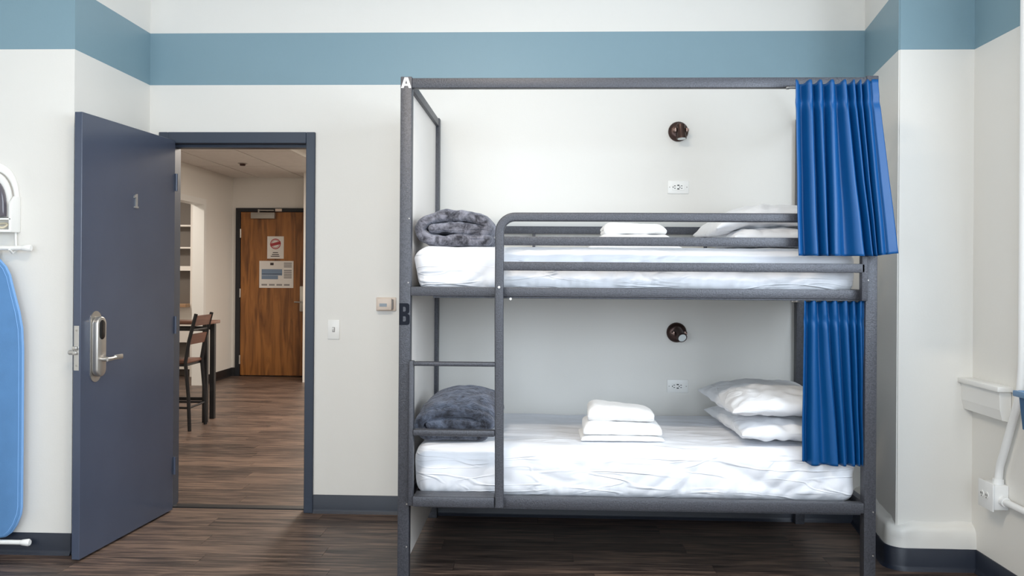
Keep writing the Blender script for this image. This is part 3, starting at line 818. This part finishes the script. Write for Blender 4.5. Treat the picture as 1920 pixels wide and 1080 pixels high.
def sweep_rect(path, y0, y1, w):
    """bent square tube: path in x-z, width w in the plane, y0..y1 across, edges rounded"""
    bm = bmesh.new(); rings = []; n = len(path); c = .006
    prof = []
    hw, hd_ = w / 2, (y1 - y0) / 2
    for sx, sy in ((-1, -1), (1, -1), (1, 1), (-1, 1)):
        for k in range(4):
            a = {(-1, -1): math.pi, (1, -1): 1.5 * math.pi, (1, 1): 0, (-1, 1): .5 * math.pi}[(sx, sy)] + k / 3 * math.pi / 2
            prof.append((sx * (hw - c) + c * math.cos(a), sy * (hd_ - c) + c * math.sin(a)))
    for i, p in enumerate(path):
        d = (path[min(i + 1, n - 1)] - path[max(i - 1, 0)]).normalized(); nn = Vector((-d.y, d.x))
        rings.append([bm.verts.new((p.x + nn.x * u, (y0 + y1) / 2 + v, p.y + nn.y * u)) for u, v in prof])
    m = len(prof)
    for i in range(n - 1):
        for k in range(m): bm.faces.new((rings[i][k], rings[i][(k + 1) % m], rings[i + 1][(k + 1) % m], rings[i + 1][k]))
    bm.faces.new(rings[0][::-1]); bm.faces.new(rings[-1])
    bmesh.ops.recalc_face_normals(bm, faces=bm.faces[:])
    return bm
GY0, GY1 = -1.090, -1.0525
rr = .068; cxg, czg = -.1955 + rr, 1.627 - rr
path = [Vector((-.1885, .352)), Vector((-.1955, 1.20)), Vector((-.1955, czg))] + [Vector((cxg - rr * math.cos(a), czg + rr * math.sin(a))) for a in [math.pi / 2 * k / 12 for k in range(1, 13)]] + [Vector((.3, 1.628)), Vector((1.385, 1.628))]
gf = obj('guard_frame', sweep_rect(path, GY0, GY1, .0385), MT, bed, 50, 'bent tube forming ladder upright and top guard rail')
for z in (1.522, 1.411):
    bpart('guard_bar', -.178, 1.385, GY0 + .002, GY1 - .001, z - .0195, z + .0195)
bpart('guard_bracket', 1.372, 1.398, GY0 + .002, GY1 - .001, 1.270, 1.650, bevel=.003)
bpart('ladder_upright', BX0 + PW + .001, BX0 + PW + .022, -1.085, -1.0525, .352, .990, bevel=.003)
for z0, z1, d in ((.969, .988, .034), (.662, .690, .038), (.350, .396, .042)):
    bpart('ladder_tread', -.570, -.210, GY0 - .006, GY0 - .006 + d, z0, z1, bevel=.006)
bpart('tread_plate', -.568, -.212, GY0 - .002, -.988, .3865, .3945, bevel=.003, label='deep plate of the lowest step lying over the rail')
for x, y, z in ((-.1955, GY0, 1.318), (-.146, BYF, 1.266), (-.602, BYF, .35), (-.602, BYF, .16), (1.44, BYF, .35), (1.44, BYF, .16), (1.412, BYF, 1.36), (-.60, BYF, 1.62), (-.602, BYF, 1.335)):
    obj('bolt', tubes(([(x, y + .001, z), (x, y - .003, z)], (.0055 if -.3 < x < 0 else .003)), n=10), M['steel'] if -.3 < x < 0 else M['closer'], bed, 40)
# letters on the left front post
def rrect(x0, x1, z0, z1, rl_, rr_, n=6):
    out = []
    for cx_, cz_, a0, r_ in ((x1 - rr_, z0 + rr_, -90, rr_), (x1 - rr_, z1 - rr_, 0, rr_), (x0 + rl_, z1 - rl_, 90, rl_), (x0 + rl_, z0 + rl_, 180, rl_)):
        for k in range(n + 1):
            a_ = math.radians(a0 + 90 * k / n); out.append((cx_ + r_ * math.cos(a_), cz_ + r_ * math.sin(a_)))
    return out
def flat_fill(loops, y, t):
    bm = bmesh.new()
    for lp_ in loops:
        vv = [bm.verts.new((x, y, z)) for x, z in lp_]
        for k in range(len(vv)): bm.edges.new((vv[k], vv[(k + 1) % len(vv)]))
    bmesh.ops.triangle_fill(bm, edges=bm.edges[:], use_beauty=True)
    r_ = bmesh.ops.extrude_face_region(bm, geom=bm.faces[:])
    bmesh.ops.translate(bm, verts=[g for g in r_['geom'] if isinstance(g, bmesh.types.BMVert)], vec=(0, -t, 0))
    bmesh.ops.recalc_face_normals(bm, faces=bm.faces[:])
    return bm
def letter_b(x0, x1, z0, z1):
    zm = (z0 + z1) / 2 + .001; r_ = .012; out = [(x0, z0)]
    for cz_, a0, a1 in ((z0 + r_, -90, 0), (zm - r_, 0, 75)):
        for k in range(7):
            a_ = math.radians(a0 + (a1 - a0) * k / 6); out.append((x1 - r_ + r_ * math.cos(a_), cz_ + r_ * math.sin(a_)))
    for cz_, a0, a1 in ((zm + r_, -75, 0), (z1 - r_, 0, 90)):
        for k in range(7):
            a_ = math.radians(a0 + (a1 - a0) * k / 6); out.append((x1 - .0015 - r_ + r_ * math.cos(a_), cz_ + r_ * math.sin(a_)))
    out.append((x0, z1))
    w_ = x1 - x0
    return [out, rrect(x0 + w_ * .36, x0 + w_ * .64, z0 + .016, zm - .010, .002, .006), rrect(x0 + w_ * .36, x0 + w_ * .62, zm + .010, z1 - .016, .002, .006)]
A_OUT = [(0, 0), (.0115, 0), (.0145, .0095), (.0315, .0095), (.0345, 0), (.046, 0), (.0305, .047), (.0155, .047)]
A_HOLE = [(.0175, .0185), (.0285, .0185), (.023, .0365)]
lt = flat_fill([[(BX0 + .0025 + x, 2.201 + z) for x, z in lp_] for lp_ in (A_OUT, A_HOLE)], BYF, .0012)
obj('letter_plate', lt, M['mark_white'], posts[0], None, 'white letter A')
lt = flat_fill(letter_b(BX0 + .001, BX0 + .0485, 1.146, 1.243), BYF, .0012)
obj('letter_plate', lt, M['mark_navy'], posts[0], None, 'navy letter B')
# curtain rods
for x0, x1, y, z in ((1.05, 1.40, -1.064, 2.196), (1.10, 1.402, -.992, 1.264)):
    obj('curtain_rod', tubes(([(x0, y, z), (x1, y, z)], .005), n=10), M['steel'], bed, 50)
for x in (1.06, 1.39):
    bpart('rod_bracket', x - .006, x + .006, -1.068, BYF + .004, 2.192, 2.206, bevel=.001)
    bpart('rod_bracket', x - .006 + .03 * (x < 1.2) * 2, x + .006 + .03 * (x < 1.2) * 2, -.996, BYF + .041, 1.262, 1.277, bevel=.001, mt=M['steel'])

# ------------------------------------------------------------------ mattresses in fitted sheets
def ridge(v): return 1 - abs(2 * abs(noise.noise(v)) - 0) * 2
def mattress(name, x0, x1, y0, y1, z0, z1, seed, label):
    r = .055
    nx, ny, nz = 200, 60, 26
    bm = bmesh.new()
    cx, cy, cz = (x0 + x1) / 2, (y0 + y1) / 2, (z0 + z1) / 2
    hx, hy, hz = (x1 - x0) / 2, (y1 - y0) / 2, (z1 - z0) / 2
    idx = {}
    def V(i, j, k):
        key = (i, j, k)
        if key in idx: return idx[key]
        p = Vector(((2 * i / nx - 1) * hx, (2 * j / ny - 1) * hy, (2 * k / nz - 1) * hz))
        rz = min(r, hz * .9)
        q = Vector((max(-hx + r, min(hx - r, p.x)), max(-hy + r, min(hy - r, p.y)), max(-hz + rz, min(hz - rz, p.z))))
        d = p - q
        if d.length > 1e-9:
            d.normalize(); p2 = q + d * r
        else: p2 = p; d = Vector((0, 0, 1))
        s = Vector((seed * 3.1, seed, 0))
        w = Vector((cx, cy, cz)) + p2
        low = max(0.0, min(1.0, (z0 + .09 - w.z) / .09))
        side = max(0.0, 1 - abs(d.z) * 1.1)
        dis = 0
        # diagonal drag wrinkles on the sides
        a = Vector((w.x * 3.2 + w.z * 5.5, w.y * 4, w.z * 4.0 - w.x * 1.0)) + s
        dis += side * .026 * (abs(noise.noise(a)) - .25)
        a2 = Vector((w.x * 10 - w.z * 9, w.y * 10, w.z * 4 + w.x * 2)) + s
        dis += side * .011 * (abs(noise.noise(a2)) - .25) * 1.4
        # gathers above the rail
        g = Vector((w.x * 42, w.y * 42, w.z * 5)) + s
        dis += side * low * .014 * noise.noise(g)
        # end pleats
        # broad creases across the top
        topw = max(0.0, d.z)
        tcr = Vector((w.x * 2.6 + .6 * math.sin(w.y * 4), w.y * 15, 0)) + s
        dis += topw * .011 * (abs(noise.noise(tcr)) - .25)
        tcr2 = Vector((w.x * 9, w.y * 9, 1)) + s
        dis += topw * .003 * noise.noise(tcr2)
        dis += side * .008 * math.sin(max(0, min(1, (w.z - z0) / (z1 - z0))) * math.pi)
        v = bm.verts.new(w + d * dis)
        idx[key] = v
        return v
    def face(f):
        bm.faces.new(f)
    for i in range(nx):
        for j in range(ny):
            face((V(i, j, nz), V(i + 1, j, nz), V(i + 1, j + 1, nz), V(i, j + 1, nz)))
            face((V(i, j, 0), V(i, j + 1, 0), V(i + 1, j + 1, 0), V(i + 1, j, 0)))
    for i in range(nx):
        for k in range(nz):
            face((V(i, 0, k), V(i + 1, 0, k), V(i + 1, 0, k + 1), V(i, 0, k + 1)))
            face((V(i, ny, k), V(i, ny, k + 1), V(i + 1, ny, k + 1), V(i + 1, ny, k)))
    for j in range(ny):
        for k in range(nz):
            face((V(0, j, k), V(0, j, k + 1), V(0, j + 1, k + 1), V(0, j + 1, k)))
            face((V(nx, j, k), V(nx, j + 1, k), V(nx, j + 1, k + 1), V(nx, j, k + 1)))
    bmesh.ops.recalc_face_normals(bm, faces=bm.faces[:])
    return tag(obj(name, bm, M['sheet'], None, 180), label, 'mattress', 'mattresses in white sheets')
mattress('mattress', -.580, 1.392, -.978, -.068, 1.2975, 1.500, 1.0, 'white sheeted mattress on the upper bunk')
mattress('mattress', -.575, 1.395, -.978, -.068, .3625, .602, 5.0, 'white sheeted mattress on the lower bunk')

# ------------------------------------------------------------------ pillows
def pillow(cx, cy, cz, hx, hy, hz, rot, tilt, seed, label, droop=0.0):
    n = 56; bm = bmesh.new(); s = Vector((seed * 7.7, seed * 3.3, seed))
    def prof(u, v):
        k = (1 - abs(u) ** 2.6) * (1 - abs(v) ** 2.6)
        return max(0.0, k) ** .42
    grid = {}
    for side in (1, -1):
        for i in range(n + 1):
            for j in range(n + 1):
                u, v = 2 * i / n - 1, 2 * j / n - 1
                u = math.sin(u * math.pi / 2) * .6 + u * .4; v = math.sin(v * math.pi / 2) * .6 + v * .4
                edge = abs(u) > .9999 or abs(v) > .9999
                if edge and (i, j) in grid:
                    grid[(side, i, j)] = grid[(i, j)]; continue
                # corners pulled out, sides slightly sucked in
                x = u * hx * (1 - .07 * (1 - v * v)); y = v * hy * (1 - .05 * (1 - u * u))
                h = prof(u, v)
                z = side * hz * h * (1 if side > 0 else .72)
                w = Vector((x, y, z))
                er = 1 - min(1, h)
                a = Vector((u * 2.3 + v * 1.2, v * 2.2 - u * .8, side)) + s
                z += side * .016 * (abs(noise.noise(a)) - .22) * min(1, h * 2)
                a = Vector((u * 6, v * 6, side * 2)) + s
                z += .008 * noise.noise(a) * min(1, h * 3)
                # radial gathers at the hems
                z += side * .006 * er * h * math.sin(v * 26 + 3 * noise.noise(a)) * (abs(u) > .4)
                z -= droop * max(0, -u) ** 2
                p = bm.verts.new((x, y, z))
                grid[(side, i, j)] = p
                if edge: grid[(i, j)] = p
    for side in (1, -1):
        for i in range(n):
            for j in range(n):
                q = [grid[(side, i, j)], grid[(side, i + 1, j)], grid[(side, i + 1, j + 1)], grid[(side, i, j + 1)]]
                if side < 0: q = q[::-1]
                try: bm.faces.new(q)
                except ValueError: pass
    bm.transform(Matrix.Translation((cx, cy, cz)) @ Matrix.Rotation(rot, 4, 'Z') @ Matrix.Rotation(tilt, 4, 'Y'))
    bmesh.ops.recalc_face_normals(bm, faces=bm.faces[:])
    return tag(obj('pillow', bm, M['pillow'], None, 180), label, 'pillow', 'white pillows on the bunks')
pillow(1.130, -.590, .657, .255, .365, .064, .045, .0, 1, 'white pillow lying flat on lower bunk, under another pillow')
pillow(1.105, -.600, .776, .268, .368, .074, .030, .02, 2, 'white pillow on top of the lower bunk pillow pair', .020)
pillow(1.105, -.53, 1.552, .245, .350, .058, .03, .0, 3, 'white pillow lying flat on upper bunk, under another pillow')
pillow(1.085, -.50, 1.652, .280, .350, .074, -.02, .02, 4, 'white pillow on top of the upper bunk pillow pair', .065)

# ------------------------------------------------------------------ folded towels
def towel(x0, x1, y0, d, z0, t, layers, label, yaw=0.0, sag=0.0, slope=0.0):
    """towel folded in flat layers, fold turned to the front"""
    pts = []
    for k in range(layers):
        z = z0 + t * (k + .5)
        yA, yB = y0 + t * .5, y0 + d - t * .5
        row = [(yA + .02, z), ((yA + yB) / 2, z + sag), (yB - .02, z)]
        pts += row if k % 2 == 1 else row[::-1]
        if k < layers - 1:
            pts.append((yA - .004, z + t / 2) if k % 2 == 0 else (yB + .004, z + t / 2))
    bm = fold_cloth(pts, t * .98, x0, x1, 'x', na=26, rnd=.010, amp=.0042 if t > .02 else .002, freq=17, per=8)
    c = Vector(((x0 + x1) / 2, y0 + d / 2, 0))
    bm.transform(Matrix.Translation(c) @ Matrix.Rotation(yaw, 4, 'Z') @ Matrix.Translation(-c))
    zlim = z0 + t * layers
    for v in bm.verts:
        e = max(0, (abs(v.co.x - c.x) / ((x1 - x0) / 2)) - .72) / .28
        v.co.z += slope * (c.x - v.co.x) / (x1 - x0) * (v.co.z - z0) / max(.001, zlim - z0)
        v.co.z -= e * e * (.012 if t < .02 else .022) * (v.co.z - z0) / max(.001, zlim - z0)
    return tag(obj('towel', bm, M['towel'], None, 180), label, 'towel', 'folded white towels on the bunks')
towel(.176, .562, -.872, .27, .604, .0120, 2, 'wide thin white towel at the bottom of the lower bunk stack', .01)
towel(.190, .552, -.868, .25, .629, .0310, 2, 'thick folded white towel in the middle of lower bunk stack', -.01, slope=.012)
towel(.212, .522, -.858, .22, .692, .0330, 2, 'small folded white towel topping the lower bunk stack', -.05, slope=.030)
towel(.215, .660, -.72, .28, 1.503, .0100, 2, 'wide thin white towel at the bottom of the upper bunk stack', .0)
towel(.255, .620, -.715, .26, 1.524, .0240, 2, 'folded white towel in the middle of the upper bunk stack', .0)
towel(.285, .588, -.705, .23, 1.573, .0270, 2, 'small folded white towel topping the upper bunk stack', .03, slope=.01)

# ------------------------------------------------------------------ folded plush blankets
def shift(path, dx, dz, sx=1, sz=1): return [(dx + p[0] * sx, dz + p[1] * sz) for p in path]
SPIRAL = [(.330, .024), (.20, .023), (.09, .024), (.042, .040), (.022, .075), (.045, .112), (.11, .135), (.20, .143), (.285, .128), (.328, .098), (.322, .070), (.27, .074), (.19, .083), (.085, .080)]
b1 = fold_cloth(shift(SPIRAL, -.600, 1.510, 1.01, .96), .052, -.90, -.50, 'y', na=40, rnd=.03, amp=.010, freq=13, per=10)
tag(obj('blanket', b1, M['plush_grey'], None, 180), 'grey plush blanket rolled up on the upper bunk', 'blanket', 'folded plush blankets')
SP2 = [(.300, .022), (.18, .022), (.07, .022), (.032, .036), (.018, .062), (.045, .096), (.12, .118), (.20, .124), (.28, .112), (.325, .088), (.322, .064), (.26, .067), (.17, .072), (.07, .068)]
def warp2(co):
    t = (co.y + .93) / .43
    return Vector((co.x + .03 * t + .02 * max(0, t) * (co.x + .4), co.y, co.z + .045 * math.sin(max(0, min(1, t)) * math.pi * .75) * max(0, co.z - .61) / .12))
b2 = fold_cloth(shift(SP2, -.590, .611, 1.04, 1.04), .047, -.945, -.50, 'y', na=44, rnd=.03, amp=.008, freq=13, per=10, warp=warp2)
tag(obj('blanket', b2, M['plush_navy'], None, 180), 'dark navy grey plush blanket folded on the lower bunk', 'blanket', 'folded plush blankets')

# ------------------------------------------------------------------ curtains
def curtain(ridges, z_top, z_bot, y0, amp0, amp1, label, header=.085, seed=0, hem=None, ybias=None):
    """ridges: [(x at top, x at bottom)]; pleats run between them"""
    m = len(ridges) - 1; per = 18; nv = 70; bm = bmesh.new(); rows = []
    for j in range(nv + 1):
        v = j / nv; row = []
        for i in range(m * per + 1):
            k = min(i // per, m - 1); t = (i - k * per) / per
            e = v ** 1.1
            xa = ridges[k][0] * (1 - e) + ridges[k][1] * e; xb = ridges[k + 1][0] * (1 - e) + ridges[k + 1][1] * e
            gap = xb - xa
            a = (amp0 * (1 - v) + amp1 * v) * min(1.0, .35 + gap / .05)
            c = math.cos(2 * math.pi * t); c = math.copysign(abs(c) ** .75, c)
            if k == m - 1: c = 1 if t > .35 else c if t < .01 else (1 - (1 - c) * max(0, 1 - t / .45))
            y = y0 - a * c
            # pinch just under the gathered header
            zz = (v * (z_top - z_bot))
            pin = math.exp(-((zz - header) / .018) ** 2)
            y += pin * a * .35 * c
            x = xa + gap * (t + .10 * math.sin(2 * math.pi * t) * .5)
            wv = Vector((x * 7 + seed, v * 3.5, seed))
            x += .004 * noise.noise(wv) * v; y += .006 * noise.noise(wv + Vector((5, 5, 5))) * v
            if ybias: y += ybias(k + t, v)
            top = z_top + (.012 * max(0, c) - .004 if v < .02 else 0)
            z = z_top - zz
            if v < .03: z += .012 * max(0, c) * (1 - v / .03)
            if hem: z += hem(i / (m * per)) * v
            row.append(bm.verts.new((x, y, z)))
        rows.append(row)
    for j in range(nv):
        for i in range(len(rows[0]) - 1): bm.faces.new((rows[j][i], rows[j + 1][i], rows[j + 1][i + 1], rows[j][i + 1]))
    bm.normal_update()
    back = [[bm.verts.new(v.co - v.normal * .0025) for v in r] for r in rows]
    for j in range(nv):
        for i in range(len(rows[0]) - 1): bm.faces.new((back[j][i], back[j][i + 1], back[j + 1][i + 1], back[j + 1][i]))
    nI = len(rows[0]) - 1
    for j in range(nv):
        bm.faces.new((rows[j][0], back[j][0], back[j + 1][0], rows[j + 1][0])); bm.faces.new((rows[j][nI], rows[j + 1][nI], back[j + 1][nI], back[j][nI]))
    for i in range(nI):
        bm.faces.new((rows[0][i], rows[0][i + 1], back[0][i + 1], back[0][i])); bm.faces.new((rows[nv][i], back[nv][i], back[nv][i + 1], rows[nv][i + 1]))
    bmesh.ops.recalc_face_normals(bm, faces=bm.faces[:])
    return tag(obj('curtain', bm, M['curtain'], None, 180), label, 'curtain', 'blue privacy curtains')
tx = lambda p: 1.071 + (p - 1488) * .00227
bxx_ = lambda p: 1.081 + (p - 1490) * .00226
R1 = [(1488, 1490), (1516, 1524), (1534, 1545), (1556, 1560), (1580, 1611), (1597, 1630), (1609, 1638), (1621, 1646), (1641, 1676)]
curtain([(tx(a), bxx_(b_)) for a, b_ in R1], 2.205, 1.463, -1.124, .020, .026, 'royal blue curtain gathered at the right of upper bunk, hanging outside post', seed=1,
        hem=lambda u: .012 * max(0, u - .8) / .2, ybias=lambda k, v: .012 * (1 - v))
t2 = lambda p: 1.142 + (p - 1503) * .00235
R2 = [(1503, 1500), (1521, 1523), (1541, 1566), (1560, 1580), (1580, 1598), (1595, 1608), (1608, 1615), (1619, 1619)]
curtain([(t2(a), t2(b_)) for a, b_ in R2], 1.262, .545, -1.022, .016, .020, 'royal blue curtain gathered at the right of the lower bunk, inside post', seed=4,
        hem=lambda u: .02 * max(0, .12 - u) / .12)

# ------------------------------------------------------------------ conduit, outlet box and blue bin on the right wall
cd = thing('conduit_outlet', (1.99, -1.0, .36), 'white surface outlet box with painted conduit on the right wall', 'outlet')
obj('box', box(1.962, X_R, -1.035, -.925, .362, .470, bevel=.006), M['white_gloss'], cd, 40)
cvp = obj('cover', box(1.955, 1.962, -1.040, -.918, .356, .476, bevel=.002), M['white_gloss'], cd, 40)
for y in (-.952, -.992):
    obj('socket', tubes(([(1.9555, y, .416), (1.9525, y, .416)], .016), n=20), M['white_plastic'], cvp, 40)
    obj('slot', box((1.9515, 1.953, y - .007, y - .004, .413, .423), (1.9515, 1.953, y + .004, y + .007, .413, .423), (1.9515, 1.953, y - .002, y + .002, .404, .409)), M['slot'], cvp)
cpts = [(2.004, -1.172, Z_C), (2.004, -1.172, 1.12)] + [tuple(p) for p in catmull([(2.004, -1.172, 1.08), (2.004, -1.168, .98), (2.003, -1.150, .87), (2.0, -1.10, .745), (2.0, -1.045, .62), (2.0, -1.012, .55), (2.0, -1.003, .50), (2.0, -1.0, .468)], 5)]
obj('conduit', tubes((cpts, .0165), n=14), M['white_gloss'], cd, 60)
obj('coupling', tubes(([(2.0, -1.0, .468), (2.0, -1.0, .492)], .0225), n=16), M['white_gloss'], cd, 50)
obj('conduit', tubes(([(2.0, -1.035, .405), (2.0, -1.12, .405), (2.0, -2.6, .405)], .0150), n=14), M['white_gloss'], cd, 60)
obj('coupling', tubes(([(2.0, -1.035, .405), (2.0, -1.062, .405)], .021), n=16), M['white_gloss'], cd, 50)

bn = thing('wall_bin', (1.945, -1.50, .76), 'blue plastic bin on the right wall at picture edge', 'bin')
bb = bmesh.new()
def frustum(bm, a, b_, z0, z1):
    A = [bm.verts.new((x, y, z0)) for x, y in ((a[0], a[2]), (a[1], a[2]), (a[1], a[3]), (a[0], a[3]))]
    B = [bm.verts.new((x, y, z1)) for x, y in ((b_[0], b_[2]), (b_[1], b_[2]), (b_[1], b_[3]), (b_[0], b_[3]))]
    bm.faces.new(A[::-1])
    for k in range(4): bm.faces.new((A[k], A[(k + 1) % 4], B[(k + 1) % 4], B[k]))
    return B
frustum(bb, (1.915, 2.022, -1.66, -1.335), (1.905, 2.026, -1.68, -1.325), .770, .905)
bmesh.ops.solidify(bb, geom=bb.faces[:], thickness=.004)
bmesh.ops.recalc_face_normals(bb, faces=bb.faces[:])
obj('bin_body', bb, M['bin'], bn)
obj('rim', box((1.893, 1.911, -1.70, -1.300, .898, .922), (2.010, 2.027, -1.70, -1.300, .898, .922), (1.911, 2.010, -1.320, -1.300, .898, .922), (1.911, 2.010, -1.70, -1.680, .898, .922), bevel=.004), M['bin'], bn, 40)

# ------------------------------------------------------------------ ironing board and iron on the left wall
ib = thing('ironing_board', (-2.69, -.81, .05), 'blue covered ironing board hung upright on the left wall', 'ironing board')
half = [(-2.690, 1.462), (-2.650, 1.455), (-2.612, 1.428), (-2.582, 1.395), (-2.562, 1.355), (-2.540, 1.27), (-2.515, 1.18), (-2.500, 1.10), (-2.495, 1.0), (-2.494, .60), (-2.495, .24), (-2.500, .205), (-2.520, .155), (-2.545, .118), (-2.570, .100), (-2.610, .092), (-2.690, .092)]
outl = half + [(2 * -2.690 - x, z) for x, z in half[::-1][1:-1]]
bdm = prism(outl, 'y', -.843, -.815, bevel=.008, seg=3)
bdo = obj('board', bdm, M['board_cover'], ib, 40)
edg = bmesh.new(); n_ = len(outl)
def shrink(d, y): return [Vector((-2.690 + (x + 2.690) * (1 - d / .196), y, .777 + (z - .777) * (1 - d / .685))) for x, z in outl]
A = [edg.verts.new(p) for p in shrink(-.0008, -.836)]; B = [edg.verts.new(p) for p in shrink(-.0008, -.820)]
A0 = [edg.verts.new(p) for p in shrink(.012, -.8445)]
for k in range(n_):
    edg.faces.new((A[k], A[(k + 1) % n_], B[(k + 1) % n_], B[k])); edg.faces.new((A0[k], A0[(k + 1) % n_], A[(k + 1) % n_], A[k]))
bmesh.ops.recalc_face_normals(edg, faces=edg.faces[:])
obj('cover_edge', edg, M['board_edge'], bdo, 60)
for z, x1 in ((1.485, -2.462), (.070, -2.458)):
    obj('foot_bar', tubes(([(-2.91, -.822, z), (x1 - .03, -.822, z)], .0115), n=14), M['white_plastic'], ib, 50)
    for xa, xb in ((x1 - .045, x1), (-2.92, -2.965)):
        obj('foot_cap', tubes(([(xa, -.822, z), (xa + (xb - xa) * .2, -.822, z), (xa + (xb - xa) * .85, -.822, z), (xb, -.822, z)], [.0115, .014, .0175, .013]), n=16), M['white_plastic'], ib, 50)
for sx in (-1, 1):
    obj('leg', tubes(([(-2.69 + sx * .05, -.800, 1.48), (-2.69 + sx * .02, -.800, .07)], .009), n=10), M['white_plastic'], ib, 50)

ho = thing('iron_holder', (-2.665, -.79, 1.50), 'white plastic iron holder on the wall above the ironing board', 'holder')
def arch(w0, h0, z0, zs, n=20):
    pts = [(-2.665 - w0, z0), (-2.665 + w0, z0)]
    for k in range(n + 1):
        a = math.pi * k / n; pts.append((-2.665 + w0 * math.cos(a), zs + h0 * math.sin(a) ** .8))
    return pts
obj('back_plate', prism(arch(.117, .20, 1.560, 1.70), 'y', -.792, -.777, bevel=.004), M['white_plastic'], ho, 40)
for sx in (-1, 1):
    sd = prism([(-.85, 1.562), (-.777, 1.562), (-.777, 1.735), (-.815, 1.735), (-.85, 1.70)], 'x', -2.665 + sx * .119 - .012 - (0 if sx > 0 else -.0), -2.665 + sx * .119 + .002, bevel=.003)
    obj('side_wall', sd, M['white_plastic'], ho, 40)
    obj('hook_arm', tubes(([(-2.665 + sx * .104, -.790, 1.57), (-2.665 + sx * .108, -.790, 1.47), (-2.665 + sx * .108, -.82, 1.462), (-2.665 + sx * .108, -.842, 1.478)], .0055), n=10), M['white_plastic'], ho, 50)
obj('tray', box((-2.785, -2.545, -.850, -.792, 1.560, 1.572), (-2.785, -2.545, -.850, -.792, 1.618, 1.628), bevel=.003), M['white_plastic'], ho, 40)
obj('tray_front', box(-2.785, -2.545, -.854, -.848, 1.560, 1.572, bevel=.002), M['white_plastic'], ho, 40)

irn = thing('clothes_iron', (-2.665, -.83, 1.63), 'white and smoky grey clothes iron standing in the wall holder', 'iron')
def ipro(w0, h0, z0, zs, y0, y1, bev=.004):
    pts = [(-2.665 - w0, z0), (-2.665 + w0, z0)]
    for k in range(25):
        a = math.pi * k / 24; pts.append((-2.665 + w0 * math.cos(a) * (1 if True else 1), zs + h0 * math.sin(a) ** .7))
    return prism(pts, 'y', y0, y1, bevel=bev)
obj('soleplate', ipro(.104, .20, 1.632, 1.66, -.806, -.797, .001), M['closer'], irn, 40)
obj('skirt', ipro(.103, .196, 1.632, 1.66, -.832, -.806), M['white_plastic'], irn, 40)
obj('water_tank', ipro(.093, .165, 1.634, 1.66, -.862, -.832, .010), M['iron_dark'], irn, 40)
obj('steam_window', ipro(.062, .085, 1.665, 1.69, -.868, -.860, .003), M['iron_glass'], irn, 40)
obj('handle', tubes((catmull([(-2.665, -.855, 1.80), (-2.665, -.905, 1.785), (-2.665, -.918, 1.72), (-2.665, -.905, 1.655), (-2.665, -.858, 1.642)], 6), .016), n=14), M['iron_dark'], irn, 50)
obj('cord', tubes((catmull([(-2.72, -.835, 1.585), (-2.66, -.842, 1.600), (-2.60, -.838, 1.582), (-2.575, -.83, 1.595), (-2.60, -.82, 1.603), (-2.68, -.822, 1.592)], 6), .0055), n=8), M['cord'], irn, 50)
